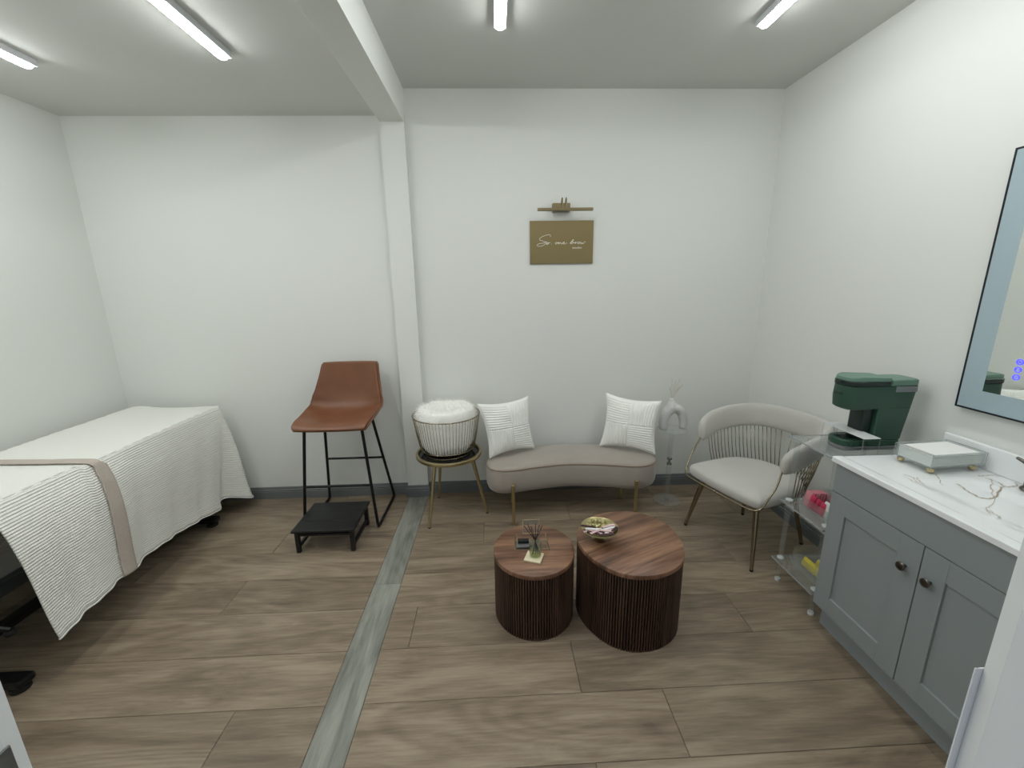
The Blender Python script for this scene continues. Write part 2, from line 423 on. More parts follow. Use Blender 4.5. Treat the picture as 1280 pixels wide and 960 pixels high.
# ------------------------------------------------------------------ ceiling lamps
def lamp(x, yend, zc, label, L=1.62):
    t = thing('linear_ceiling_light', label, 'ceiling light', (x, yend-L/2, zc), 0, 'linear LED ceiling lights')
    G().quad_box((-.030, -L/2, -.030), (.030, L/2, 0), .002, 2).obj('housing', m_ledhouse, t, world=False)
    # rounded diffuser with rounded ends
    g = G(); loops = []; n = 10
    for yy, k in [(sg*(L/2-.024+.024*math.sin(q)), math.cos(q)+.001) for sg, qs in ((-1, (1.5, 1.2, .85, .45, 0)), (1, (0, .45, .85, 1.2, 1.5))) for q in qs]:
        loops.append([(.024*k*math.cos(a), yy, -.0302-.016*k*math.sin(a)) for a in [PI*i/n for i in range(n+1)]])
    g.loft(loops); g.obj('diffuser', m_led, t, world=False)
    for sy in (-1, 1):
        G().quad_box((-.030, min(sy*L/2, sy*(L/2+.003)), -.030), (.030, max(sy*L/2, sy*(L/2+.003)), 0), .001, 1).obj('end_cap', m_ledhouse, t, world=False)
    return t
lamp(-2.215, 2.41, ZL, 'linear white LED ceiling light nearest the left wall')
lamp(-1.245, 2.325, ZL, 'linear white LED ceiling light between the left wall and the beam')
lamp(.060, 2.385, ZR, 'linear white LED ceiling light right of the beam, seen end-on')
lamp(1.355, 2.355, ZR, 'linear white LED ceiling light nearest the right wall')

# ------------------------------------------------------------------ gold sign + picture light
t = thing('wall_sign', 'brushed gold rectangular wall sign with white script lettering above the bench', 'sign', (.485, YB, 1.91))
G().quad_box((.2600, YB-.014, 1.763), (.7100, YB-.0005, 2.053), .0015, 2).obj('plate', m_sign, t)
YS = YB-.0146
# script strokes; px coordinates in the photograph's sign, plate spans 95..1168 x 85..795 in an enlargement
def sx(u): return .2600+(u-98)/1070*.45
def sz(v): return 2.053-(v-85)/708*.290
strokes = [
 [(440, 345), (443, 322), (415, 313), (360, 322), (300, 345), (262, 375), (268, 400), (310, 412), (352, 428), (362, 450), (335, 478), (290, 497), (245, 500), (220, 488), (228, 468), (262, 455), (310, 450), (350, 440)],
 [(350, 440), (372, 428), (385, 435), (378, 455), (372, 468), (385, 460), (400, 445), (415, 440), (408, 462), (385, 470), (372, 455)], [(408, 440), (425, 446), (440, 440)],
 [(458, 462), (464, 465)],
 [(560, 440), (535, 440), (526, 455), (540, 467), (560, 455), (562, 440), (575, 448), (590, 440), (582, 468), (600, 448), (618, 440), (620, 462), (634, 466), (650, 452)],
 [(650, 456), (675, 448), (678, 436), (660, 438), (652, 455), (668, 467), (695, 462), (725, 448)],
 [(770, 455), (800, 440), (830, 410), (835, 398), (820, 402), (795, 430), (785, 458), (800, 467), (825, 455), (828, 438), (812, 436), (806, 448)],
 [(828, 442), (850, 450), (862, 436), (868, 440), (860, 465), (880, 445), (905, 437)],
 [(930, 440), (908, 444), (902, 460), (920, 467), (936, 452), (932, 440), (950, 446)],
 [(950, 446), (962, 440), (955, 464), (972, 466), (985, 445), (985, 464), (1005, 462), (1018, 440), (1040, 435)],
]
for st in strokes:
    P = catmull([(sx(u), YS, sz(v)) for u, v in st], 5, False)
    G().tube(P, .0016, 6).obj('lettering', m_text, t, smooth=True, angle=None)
cu = bpy.data.curves.new('studio', 'FONT'); cu.body = 'studio'; cu.size = .020; cu.extrude = .0006; cu.align_x = 'LEFT'
to = bpy.data.objects.new('studio', cu); COL.objects.link(to)
bpy.context.view_layer.update()
me = bpy.data.meshes.new_from_object(to.evaluated_get(bpy.context.evaluated_depsgraph_get()))
bpy.data.objects.remove(to)
xs = [v.co.x for v in me.vertices]; kx = (sx(972)-sx(815))/(max(xs)-min(xs))
me.transform(Matrix.Scale(kx, 4, (1, 0, 0))); me.transform(Matrix.Rotation(PI/2, 4, 'X')); me.transform(Matrix.Translation((sx(815), YS+.0004, sz(545))))
me.transform(Matrix.Translation(-t.location)); me.materials.append(m_text)
o = bpy.data.objects.new('small_lettering', me); COL.objects.link(o); o.parent = t
for x in (.285, .685):
    for z in (1.785, 2.03): pass

t = thing('picture_light', 'slim brass picture light with two curved arms above the gold sign', 'wall light', (.495, YB, 2.12))
G().quad_box((.416, YB-.043, 2.108), (.538, YB-.0005, 2.163), .002, 2).obj('backplate', m_brass, t)
G().quad_box((.305, YB-.112, 2.103), (.683, YB-.085, 2.121), .003, 2).obj('light_bar', m_brass, t)
for x in (.476, .503):
    P = catmull([(x, YB-.043, 2.150), (x, YB-.050, 2.168), (x, YB-.070, 2.190), (x, YB-.090, 2.178), (x, YB-.098, 2.135), (x, YB-.099, 2.119)], 6, False)
    G().tube(P, .0035, 8).obj('arm', m_brass, t)

# ------------------------------------------------------------------ massage table (bed)
TX0, TX1 = -2.62, -2.0
t = thing('massage_table', 'black framed massage table under the cream coverlet by the left wall', 'massage table', (-2.31, 2.1, 0))
G().quad_box((TX0+.012, 1.16, .715), (TX1-.012, 2.965, .790), .02, 3).obj('padded_top', m_rubber, t)
G().quad_box((TX0+.05, 1.2, .67), (TX1-.05, 2.93, .7145), .004, 2).obj('deck', m_black, t)
for y in (1.49, 2.715):
    g = G(); g.quad_box((-2.56, y-.035, .028), (-1.985, y+.035, .062), .01, 2); g.obj('base_bar', m_black, t)
    for x in (-2.53, -2.025):
        f = G().lathe([(.030, 0.0003), (.034, .006), (.032, .022), (.018, .0278)], (x, y, 0), 18).obj('foot', m_rubber, t)
    for s_ in (-1, 1):
        G().tube([(-2.31+s_*.16, y+(.05 if y < 2 else -.05)*0, .06), (-2.31+s_*.10, y, .40), (-2.31+s_*.16, y, .672)], .024, 12).obj('leg', m_black, t)
    G().tube([(-2.42, y, .40), (-2.20, y, .40)], .018, 10).obj('cross_bar', m_black, t)
G().quad_box((-2.34, 1.49, .10), (-2.28, 2.715, .135), .006, 2).obj('spine', m_black, t)
G().tube([(-2.16, 1.49, .42), (-2.06, 1.50, .30), (-2.03, 1.52, .27)], .012, 8).obj('release_lever', m_black, t)
G().lathe([(.016, 0), (.02, .012), (.016, .024)], (-2.03, 1.52, .245), 14).obj('lever_knob', m_rubber, t)

# coverlet
CB = thing('bed_coverlet', 'cream ribbed coverlet with a beige border band draped over the massage table', 'bedspread', (-2.31, 2.25, .8))
def side_hem(tt):     # tt 0..1 along hem, from near end to round the far corner
    tab = [(0, (-1.895, 1.545, .185)), (.10, (-1.885, 1.66, .215)), (.25, (-1.895, 1.86, .235)), (.33, (-1.905, 1.985, .222)), (.36, (-1.925, 2.03, .222)), (.46, (-1.935, 2.2, .212)),
           (.60, (-1.945, 2.42, .185)), (.72, (-1.93, 2.62, .155)), (.76, (-1.935, 2.685, .140)), (.79, (-1.965, 2.735, .175)), (.82, (-1.955, 2.80, .175)), (.87, (-1.90, 2.875, .128)), (.90, (-1.868, 2.925, .095)), (.925, (-1.872, 2.975, .088)), (.945, (-1.95, 3.03, .10)), (1, (-2.2, 3.05, .12))]
    return Vector(lerp_tab(tab, tt))
def side_top(tt):
    tab = [(0, (TX1, 1.53, 0)), (.76, (TX1, 2.90, 0)), (.79, (TX1, 2.945, 0)), (.87, (TX1-.002, 2.962, 0)), (.93, (TX1-.03, 2.985, 0)), (1, (-2.25, 2.99, 0))]
    return Vector(lerp_tab(tab, tt))
def smooth_curve(fn, tt, wd=.012): return (fn(max(0, tt-wd))+fn(tt)*2+fn(min(1, tt+wd)))/4
def ztop(y, x):
    z = .800+.006*math.sin(y*3.1)+.004*math.sin(x*9)
    k = min(1, max(0, (1.945-y)/.03)); return z+.016*(k*k*(3-2*k))
def cover_side(u, v):     # u along, v 0 top .. 1 hem
    T = smooth_curve(side_top, u); H = smooth_curve(side_hem, u); T.z = ztop(T.y, T.x)
    s = v
    p = T.lerp(H, s)
    # rounded shoulder: bulge out near the top
    out = Vector((H.x-T.x, H.y-T.y, 0)); 
    n = Vector((1, 0, 0)) if u < .78 else Vector((1, .15, 0))
    p += n*(.030*math.sin(min(1, s*1.1)*PI)*(1-s)**.6)
    p += n*(.006*math.sin(u*44)*s+.004*math.sin(u*91+1)*s)
    p.z += .001*math.sin(u*60)*s
    if u < .345: p += n*.010*min(1, (.345-u)/.02)*min(1, v*6)
    return p
def uv_side(u, v): return (u*1.95, 1.0+v*.62)
g = G(); g.grid(cover_side, 150, 40, uv_side)
g.grid(lambda u, v: Vector((lerp_tab([(0, TX0-.01), (1, TX1)], v), 1.53+u*(2.985-1.53), 0))+Vector((0, 0, ztop(1.53+u*1.455, lerp_tab([(0, TX0-.01), (1, TX1)], v))+(.012*math.exp(-((v-.12)/.12)**2)*min(1, max(0, (u-.8)/.2))))), 100, 30, lambda u, v: (u*1.455, .38+v*.62))
# wall side and far end falls
g.grid(lambda u, v: Vector((TX0-.01-.03*math.sin(v*PI/2)-.01*math.sin(u*30)*v, 1.53+u*1.455, ztop(1.53+u*1.455, TX0-.01)+(.0 if v > .02 else 0)-.55*v)), 60, 14, lambda u, v: (u*1.455, .38-v*.55))
g.grid(lambda u, v: Vector((TX0-.01+u*(-2.2-TX0+.01), 2.985+.05*math.sin(v*PI/2)+.004*math.sin(u*25)*v, ztop(2.985, TX0)-(.66)*v)), 30, 14, lambda u, v: (3+v*.66, u*.6))
bmesh.ops.remove_doubles(g.bm, verts=g.bm.verts[:], dist=.002)
cv = g.obj('cover_cloth', m_cover, CB, smooth=True, angle=None)
sm = cv.modifiers.new('sm', 'SMOOTH'); sm.factor = .5; sm.iterations = 3
so = cv.modifiers.new('so', 'SOLIDIFY'); so.thickness = .006; so.offset = -1
# border band lying on the cover
def band(u, v):
    if u < .45:
        k = u/.45; x = TX0+.01+k*(TX1-TX0-.03); yy = 2.00+.030*math.sin(k*PI)*.3-.02*k**3
        y = yy-.022+.05*v+.0*k
        return Vector((x, y, ztop(y, x)+.0075))
    k = (u-.45)/.55
    if k < .10:
        kk = k/.10; a = TX1-.02; y = 1.958+.05*v
        P1 = Vector((a, y, ztop(y, a)+.0075)); uu_ = (y+.02-1.53)/(2.90-1.53)*.76
        P2 = cover_side(uu_, .04)+Vector((.012, 0, .0)); return P1.lerp(P2, kk)+Vector((.006, 0, .006))*math.sin(kk*PI)
    s = .04+(k-.10)/.90*.965
    uu_ = .245+.018*(s) + (.036+.012*s)*v
    return cover_side(uu_, min(s, 1.0))+Vector((.0105, 0, 0))
g = G(); g.grid(band, 90, 8)
bd = g.obj('border_band', m_band, CB, smooth=True, angle=None); bd['label'] = 'beige border band'
so = bd.modifiers.new('so', 'SOLIDIFY'); so.thickness = .004; so.offset = 1
# stitched hem edge
P = [cover_side(i/120, 1.0)+Vector((0, 0, -.002)) for i in range(113)]
G().tube(P, .0045, 6).obj('hem', m_cover, CB, angle=None)

# ------------------------------------------------------------------ bar stool
t = thing('bar_stool', 'tan leather bar stool with a black metal sled frame', 'bar stool', (-1.09, 2.82, 0))
prof = [(0, (2.560, .728)), (.05, (2.562, .742)), (.12, (2.60, .752)), (.30, (2.72, .746)), (.42, (2.82, .745)), (.50, (2.885, .765)), (.57, (2.925, .81)), (.68, (2.952, .89)), (.84, (2.972, .99)), (1, (2.988, 1.108))]
wid = [(0, .225), (.08, .243), (.3, .250), (.45, .252), (.55, .245), (.7, .226), (.9, .202), (.97, .196), (1, .186)]
cen = [(0, -1.072), (1, -1.037)]
def seat(u, v):
    uu_ = u*2-1
    pr = Vector((*lerp_tab(prof, v), 0)); a = Vector((*lerp_tab(prof, max(0, v-.04)), 0)); b = Vector((*lerp_tab(prof, min(1, v+.04)), 0))
    pr = (a+b+pr*2)/4
    wd = lerp_tab(wid, v); c = lerp_tab(cen, v)
    curl = abs(uu_)**2.6
    up = lerp_tab([(0, .006), (.2, .030), (.4, .062), (.55, .055), (.7, .02), (1, .0)], v)
    fw = lerp_tab([(0, 0), (.35, 0), (.5, .03), (.62, .062), (.8, .05), (1, .022)], v)
    return Vector((c+wd*uu_, pr.x-fw*curl, pr.y+up*curl))
g = G(); g.grid(seat, 32, 56)
o = g.obj('seat_shell', m_leather, t, angle=None)
md = o.modifiers.new('s', 'SMOOTH'); md.iterations = 2
md = o.modifiers.new('so', 'SOLIDIFY'); md.thickness = .022; md.offset = -1
md = o.modifiers.new('b', 'BEVEL'); md.width = .006; md.segments = 3; md.limit_method = 'ANGLE'
edge = [seat(0, j/40) for j in range(41)]+[seat(i/20, 1) for i in range(1, 21)]+[seat(1, 1-j/40) for j in range(1, 41)]+[seat(1-i/20, 0) for i in range(1, 20)]
G().tube([p+Vector((0, 0, 0)) for p in edge], .0065, 8, closed=True).obj('edge_piping', m_leather, t, angle=None)
def leg_pts(s):
    xf, xb = (-1.335, -1.335) if s < 0 else (-.838, -.832)
    txf, txb = (-1.262, -1.235) if s < 0 else (-.893, -.905)
    return (Vector((txf, 2.63, .735)), Vector((xf, 2.60, .012)), Vector((xb, 3.045, .012)), Vector((txb, 2.885, .745)))
for s in (-1, 1):
    a, b, c, d = leg_pts(s)
    rb = b+(a-b).normalized()*.03; rb2 = b+(c-b).normalized()*.03; rc = c+(b-c).normalized()*.03; rc2 = c+(d-c).normalized()*.03
    G().tube(catmull([a, a.lerp(rb, .5), rb], 3, False)+[b.lerp((rb+rb2)/2, .4)], .010, 10).obj('leg', m_black, t, angle=50)
    G().tube([b.lerp((rb+rb2)/2, .4), rb2, b.lerp(c, .5), rc, c.lerp((rc+rc2)/2, .4)], .010, 10).obj('floor_runner', m_black, t, angle=50)
    G().tube([c.lerp((rc+rc2)/2, .4), rc2, rc2.lerp(d, .5), d], .010, 10).obj('leg', m_black, t, angle=50)
aL, bL, cL, dL = leg_pts(-1); aR, bR, cR, dR = leg_pts(1)
def at_z(p, q, z): k = (z-p.z)/(q.z-p.z); return p.lerp(q, k)
G().tube([at_z(bL, aL, .322), at_z(bR, aR, .322)], .009, 10).obj('footrest_bar', m_black, t)
G().tube([at_z(cL, dL, .372), at_z(cR, dR, .372)], .008, 10).obj('rear_bar', m_black, t)
G().quad_box((-1.25, 2.62, .720), (-.90, 2.90, .7335), .003, 1).obj('seat_frame', m_black, t)

# ------------------------------------------------------------------ step stool
t = thing('step_stool', 'low black wooden step stool in front of the bar stool', 'step stool', (-1.09, 2.51, 0))
def lean(x): return x
sy = [(2.335, 2.452), (2.4535, 2.570), (2.5715, 2.688)]
for a, b in sy:
    G().quad_box((-1.290, a, .148), (-.908, b, .164), .0035, 2).obj('board', m_blackwood, t)
for x in (-1.268, -.930):
    G().quad_box((x-.012, 2.352, .1285), (x+.012, 2.672, .1478), .002, 1).obj('side_rail', m_blackwood, t)
    for y in (2.365, 2.655):
        G().quad_box((x-.0125, y-.0125, .0003), (x+.0125, y+.0125, .1283), .002, 1).obj('leg', m_blackwood, t)
    G().quad_box((x-.009, 2.378, .028), (x+.009, 2.642, .048), .002, 1).obj('lower_rail', m_blackwood, t)
G().quad_box((-1.254, 2.646, .09), (-.944, 2.664, .112), .002, 1).obj('rear_rail', m_blackwood, t)
G().quad_box((-1.254, 2.358, .112), (-.944, 2.372, .1283), .002, 1).obj('front_rail', m_blackwood, t)

# ------------------------------------------------------------------ round side table
sc_ = (-.353, 2.805)
t = thing('side_table', 'small round side table with black top, gold rim and three gold legs', 'side table', (*sc_, 0))
G().lathe([(.214, .452), (.214, .4585)], (*sc_, 0), 48).obj('table_top', m_blackgloss, t)
g = G(); g.loft([[(sc_[0]+r*math.cos(2*PI*k/48), sc_[1]+r*math.sin(2*PI*k/48), z) for k in range(48)] for r, z in ((.2145, .446), (.230, .446), (.232, .449), (.232, .469), (.230, .472), (.2165, .472), (.2145, .469), (.2145, .446))], cap=False)
g.obj('rim', m_gold, t)
G().lathe([(.214, .4445), (.214, .4518)], (*sc_, 0), 48).obj('underside', m_gold, t)
for (x, y) in ((-.486, 2.582), (-.474, 3.005), (-.092, 2.753)):
    d = Vector((x, y))-Vector(sc_); p = Vector(sc_)+d*.62
    lg = G().tube([(p.x, p.y, .444), (x, y, .006)], [.014, .0085], 14).obj('leg', m_gold, t)
    G().lathe([(.009, .0003), (.0095, .007)], (x, y, 0), 12).obj('foot_cap', m_black, lg)

# ------------------------------------------------------------------ wire basket with fur throw
bc = (-.362, 2.835); zb0 = .4588
t = thing('wire_basket', 'round champagne gold wire basket standing on the black side table', 'basket', (*bc, zb0))
def ring(z, r, th=.003):
    return [(bc[0]+r*math.cos(2*PI*k/56), bc[1]+r*math.sin(2*PI*k/56), z) for k in range(56)]
ztopb = .742
for z, r, th in ((ztopb, .235, .0042), (.500, .192, .003), (.4625, .168, .003)):
    G().tube(ring(z, r), th, 8, closed=True).obj('ring', m_champ, t, angle=None)
me0 = None
NW = 64
for k in range(NW):
    a = 2*PI*k/NW
    if me0 is None:
        P = [(.168, 0, .4625-zb0), (.192, 0, .500-zb0), (.214, 0, .61-zb0), (.235, 0, ztopb-zb0)]
        o = G().tube(P, .0016, 5).obj('wire', m_champ, t, world=False, angle=None); me0 = o.data
    else:
        o = bpy.data.objects.new('wire', me0); COL.objects.link(o); o.parent = t
    o.rotation_euler = (0, 0, a)
fx = (bc[0], bc[1])
ft = thing('fur_throw', 'fluffy white faux fur throw filling the gold wire basket', 'throw', (*fx, .47))
def fur_pt(th, ph):
    r = lerp_tab([(-1.57, 0.0), (-1.3, .12), (-1.0, .150), (-.5, .180), (0, .197), (.45, .206), (.8, .190), (1.1, .12), (1.57, 0)], ph)
    z = lerp_tab([(-1.57, .466), (-1.3, .468), (-1.0, .48), (-.5, .54), (0, .64), (.45, .735), (.8, .790), (1.1, .795), (1.3, .765), (1.57, .740)], ph)
    n = noise.noise(Vector((math.cos(th)*1.6, math.sin(th)*1.6, ph*1.5)))
    r *= 1+.05*n; z += .012*n*(1 if ph > 0 else .2)
    return Vector((fx[0]+r*math.cos(th), fx[1]+r*math.sin(th), z))
g = G(); g.grid(lambda u, v: fur_pt(u*2*PI, (v-.5)*PI*.999), 56, 30)
g.obj('throw_cloth', m_fur, ft, angle=None)
vs, fs = [], []
rnd = random.Random(3)
for i in range(9000):
    th = rnd.random()*2*PI; ph = rnd.uniform(-.9, 1.5)
    p = fur_pt(th, ph); 
    e = .02; n = (fur_pt(th+e, ph)-p).cross(fur_pt(th, min(1.56, ph+e))-p)
    if n.length < 1e-9: continue
    n.normalize()
    tip_len = rnd.uniform(.012, .034) if ph > .35 else rnd.uniform(.004, .010)
    d = (n+Vector((rnd.uniform(-.7, .7), rnd.uniform(-.7, .7), rnd.uniform(-.35, .35)))).normalized()
    s = d.cross(Vector((rnd.random()-.5, rnd.random()-.5, rnd.random()-.5))).normalized()*.0007
    b = len(vs); mid = p+d*tip_len*.55+Vector((0, 0, .001)); tip = p+d*tip_len+Vector((0, 0, -.003))
    vs += [p-s, p+s, mid+s*.7, mid-s*.7, tip]; fs += [(b, b+1, b+2, b+3), (b+3, b+2, b+4)]
me = bpy.data.meshes.new('fur'); me.from_pydata([v-ft.location for v in vs], [], fs); me.materials.append(m_fur)
o = bpy.data.objects.new('fur', me); COL.objects.link(o); o.parent = ft; stuff(o)

# ------------------------------------------------------------------ curved bench
t = thing('curved_bench', 'taupe velvet kidney-shaped bench with gold legs against the back wall', 'bench', (.52, 2.8, 0))
KP = [(.49, 2.675), (.28, 2.645), (.06, 2.598), (-.055, 2.64), (-.088, 2.76), (-.03, 2.895), (.20, 2.99), (.52, 3.04), (.84, 2.99), (1.06, 2.895), (1.125, 2.76), (1.085, 2.65), (.95, 2.602), (.72, 2.648)]
K = [(p.x, p.y) for p in catmull([(x, y, 0) for x, y in KP], 10)]
def inset(d): return offset_poly(K, -d)
loops = []
for d, z in ((.062, .214), (.030, .217), (.012, .232), (.002, .258), (0, .285), (0, .375), (.004, .388), (.010, .3935)):
    loops.append([(x, y, z) for x, y in inset(d)])
G().loft(loops, cap=True).obj('upholstered_base', m_velvet, t, angle=70)
loops = []
for d, z in ((.010, .394), (.004, .397), (.006, .403), (.018, .410), (.045, .415), (.09, .418)):
    loops.append([(x, y, z) for x, y in inset(d)])
G().loft(loops).obj('seat', m_velvet, t, angle=80)
G().tube([(x, y, .3950) for x, y in inset(.004)], .0042, 8, closed=True).obj('seam_piping', m_pipe, t, angle=None)
for (x, y, z) in ((.096, 2.583, .292), (.945, 2.588, .292)):
    l_ = G().tube([(x, y, .0003), (x, y, z)], .0115, 16).obj('leg', m_gold, t)
    G().lathe([(.013, 0), (.0145, .003), (.0145, .009), (.012, .012)], (x, y, z), 20).obj('cap', m_gold, l_)
for (x, y) in ((.10, 2.90), (.94, 2.90)):
    G().tube([(x, y, .0003), (x, y, .2139)], .0115, 16).obj('leg', m_gold, t)

# ------------------------------------------------------------------ pillows
def pillow(label, BL, BR, TL, TR, flip):
    BL, BR, TL, TR = [Vector(p) for p in (BL, BR, TL, TR)]
    c = (BL+BR+TL+TR)/4; X = ((BR-BL)+(TR-TL)).normalized(); Yv = ((TL-BL)+(TR-BR)).normalized(); Zv = X.cross(Yv).normalized()
    t = thing('throw_pillow', label, 'cushion', tuple(c-Vector((0, 0, .2))), 0, 'ribbed white throw pillows on the bench')
    n = 110
    def base(x, y):
        a = (1-x)/2; b = (1-y)/2
        P = BL*a*b+BR*(1-a)*b+TL*a*(1-b)+TR*(1-a)*(1-b)
        # concave sides, pointed corners
        k = .065
        P = P+(c-P)*0+X*(-x*k*(1-y*y)*.4)+Yv*(-y*k*(1-x*x)*.4)
        return P
    def f(sd):
        def g_(u, v):
            x, y = u*2-1, v*2-1
            th = .066*max(0, (1-x*x)*(1-y*y))**.42
            q = (x > 0) != (y > 0)
            if flip: q = not q
            co = v if q else u
            rb = 0.0024*math.cos(co*2*PI*21)*min(1, (1-max(abs(x), abs(y)))*14)
            seam = .006*(math.exp(-(x/.018)**2)+math.exp(-(y/.018)**2))*min(1, (1-max(abs(x), abs(y)))*8)
            wr = .005*noise.noise(Vector((x*2.3, y*2.3, 5+sd)))
            return base(x, y)+Zv*sd*(th+(rb if sd > 0 else 0)*min(1, th*40)-(seam if sd > 0 else 0)+wr*min(1, th*30))
        return g_
    g = G(); g.grid(f(1), n, n); g.grid(f(-1), 40, 40)
    g.obj('cushion_cover', m_pillow, t, angle=None)
    P = []
    for i in range(40): P.append(base(-1+i/20, -1))
    for i in range(40): P.append(base(1, -1+i/20))
    for i in range(40): P.append(base(1-i/20, 1))
    for i in range(40): P.append(base(-1, 1-i/20))
    G().tube(P, .0035, 6, closed=True).obj('edge_seam', m_pillow, t, angle=None)
    return t
pillow('white ribbed square pillow on the left end of the taupe bench', (-.062, 2.745, .432), (.272, 2.915, .428), (-.139, 2.79, .818), (.232, 2.975, .815), False)
pillow('white ribbed square pillow on the right end of the taupe bench', (.768, 2.925, .428), (1.115, 2.722, .432), (.815, 2.975, .825), (1.150, 2.760, .812), False)

# ------------------------------------------------------------------ acrylic pedestal, vase, pampas
pc = (1.272, 2.835)
t = thing('acrylic_pedestal', 'clear acrylic drinks pedestal with round top behind the bench end', 'side table', (*pc, 0))
G().lathe([(.098, .0005), (.100, .002), (.100, .010), (.098, .012)], (*pc, 0), 40).obj('base', m_acry2, t)
G().lathe([(.102, .567), (.104, .569), (.104, .579), (.102, .581)], (*pc, 0), 40).obj('top', m_acry2, t)
G().lathe([(.017, .0122), (.017, .300)], (*pc, 0), 20).obj('stem', m_acry2, t)
G().lathe([(.017, .352), (.017, .5668)], (*pc, 0), 20).obj('stem', m_acry2, t)
G().lathe([(.018, .3002), (.018, .312)], (*pc, 0), 20).obj('collar', m_chrome, t)
G().lathe([(.008, .3122), (.008, .3398)], (*pc, 0), 20).obj('connector', m_chrome, t)
G().lathe([(.018, .340), (.018, .3518)], (*pc, 0), 20).obj('collar', m_chrome, t)
zv = .5812
P = catmull([(1.210, 2.84, zv+.002), (1.209, 2.84, zv+.06), (1.232, 2.84, zv+.125), (1.282, 2.84, zv+.152), (1.332, 2.84, zv+.122), (1.353, 2.84, zv+.06), (1.353, 2.84, zv+.002)], 8, False)
rs = [lerp_tab([(0, .030), (.15, .033), (.35, .038), (.55, .036), (.75, .032), (1, .025)], i/(len(P)-1)) for i in range(len(P))]
g = G(); g.tube(P, rs, 24)
g.lathe([(.030, .140), (.040, .158), (.033, .185), (.021, .205), (.017, .222), (.021, .228)], (1.258, 2.84, zv), 24)
vz = g.obj('arch_vase', m_ceram, None); tag(vz, 'off-white ceramic arch-shaped vase on the clear pedestal', 'vase')
rm = vz.modifiers.new('r', 'REMESH'); rm.mode = 'VOXEL'; rm.voxel_size = .0045; rm.use_smooth_shade = True
smm = vz.modifiers.new('s', 'SMOOTH'); smm.iterations = 6
recenter(vz)
pm = thing('pampas_grass', 'dried pampas grass stems standing in the arch vase', 'dried flowers', (1.258, 2.84, .79))
rnd = random.Random(5)
for (dx, dy, h) in ((-.005, .01, .145), (.045, -.01, .150), (.030, .02, .125), (.075, 0, .105), (-.022, 0, .085), (.06, .02, .085)):
    b = Vector((1.258, 2.84, .775)); tip = Vector((1.258+dx, 2.84+dy, .80+h)); m_ = b.lerp(tip, .6)+Vector((-dx*.2, 0, 0))
    P = catmull([b, m_, tip], 6, False); G().tube(P, [.0013]*len(P), 5).obj('stem', m_pampas, pm, angle=None)
    vs, fs = [], []
    for i in range(170):
        k = rnd.uniform(.45, 1); p = P[min(len(P)-1, int(k*(len(P)-1)))].copy(); p = p.lerp(P[min(len(P)-1, int(k*(len(P)-1))+1)], rnd.random())
        d = Vector((rnd.uniform(-1, 1), rnd.uniform(-1, 1), rnd.uniform(.6, 1.8))).normalized()*rnd.uniform(.007, .016)
        s = Vector((rnd.uniform(-1, 1), rnd.uniform(-1, 1), 0)).normalized()*.0005
        q = len(vs); vs += [p-s, p+s, p+d]; fs.append((q, q+1, q+2))
    me = bpy.data.meshes.new('plume'); me.from_pydata([v-pm.location for v in vs], [], fs); me.materials.append(m_pampas)
    o = bpy.data.objects.new('plume', me); COL.objects.link(o); o.parent = pm; stuff(o)

# ------------------------------------------------------------------ walnut drum tables
def drum(name_label, outline, H, topmat, pitch=.0125):
    cx = sum(p[0] for p in outline)/len(outline); cy = sum(p[1] for p in outline)/len(outline)
    t = thing('drum_table', name_label, 'coffee table', (cx, cy, 0), 0)
    o_ = outline
    loops = [[(x, y, z) for x, y in offset_poly(o_, d)] for d, z in ((-.001, H-.0225), (0, H-.021), (0, H-.0015), (-.0015, H))]
    G().loft(loops).obj('table_top', topmat, t, angle=50)
    core = offset_poly(o_, -.013)
    G().loft([[(x, y, z) for x, y in core] for z in (.0004, H-.0228)]).obj('core', m_walncore, t)
    # slats round the body
    per = [Vector((x, y)) for x, y in offset_poly(o_, -.0065)]
    L = [0]
    for i in range(len(per)): L.append(L[-1]+(per[(i+1) % len(per)]-per[i]).length)
    n = int(L[-1]/pitch); g = G()
    for k in range(n):
        s = L[-1]*k/n; i = max(j for j in range(len(per)) if L[j] <= s); a = per[i]; b = per[(i+1) % len(per)]
        p = a.lerp(b, (s-L[i])/(L[i+1]-L[i])); tn = (b-a).normalized(); nn = Vector((tn.y, -tn.x)); hw = L[-1]/n*.36
        if nn.dot(p-Vector((cx, cy))) < 0: nn = -nn
        q = [p-tn*hw-nn*.006, p+tn*hw-nn*.006, p+tn*hw+nn*.002, p+tn*hw*.6+nn*.005, p-tn*hw*.6+nn*.005, p-tn*hw+nn*.002]
        g.loft([[(v.x, v.y, .0006) for v in q], [(v.x, v.y, H-.0227) for v in q]])
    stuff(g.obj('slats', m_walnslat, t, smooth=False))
    return t
c1 = (.1635, 1.812)
drum('small round walnut drum table with fluted sides, reed diffuser on it', [(c1[0]+.199*math.cos(2*PI*k/72), c1[1]+.208*math.sin(2*PI*k/72)) for k in range(72)], .35, m_walntop)
BO = [(.424, 1.928), (.496, 2.0), (.605, 2.035), (.722, 2.030), (.812, 1.975), (.866, 1.880), (.876, 1.765), (.848, 1.655), (.792, 1.578), (.711, 1.532), (.625, 1.516), (.542, 1.530), (.468, 1.578), (.408, 1.665), (.380, 1.755), (.384, 1.845)]
drum('larger pebble-shaped walnut drum table with fluted sides and a gold dish', [(p.x, p.y) for p in catmull([(x, y, 0) for x, y in BO], 6)], .40, m_walntop2)

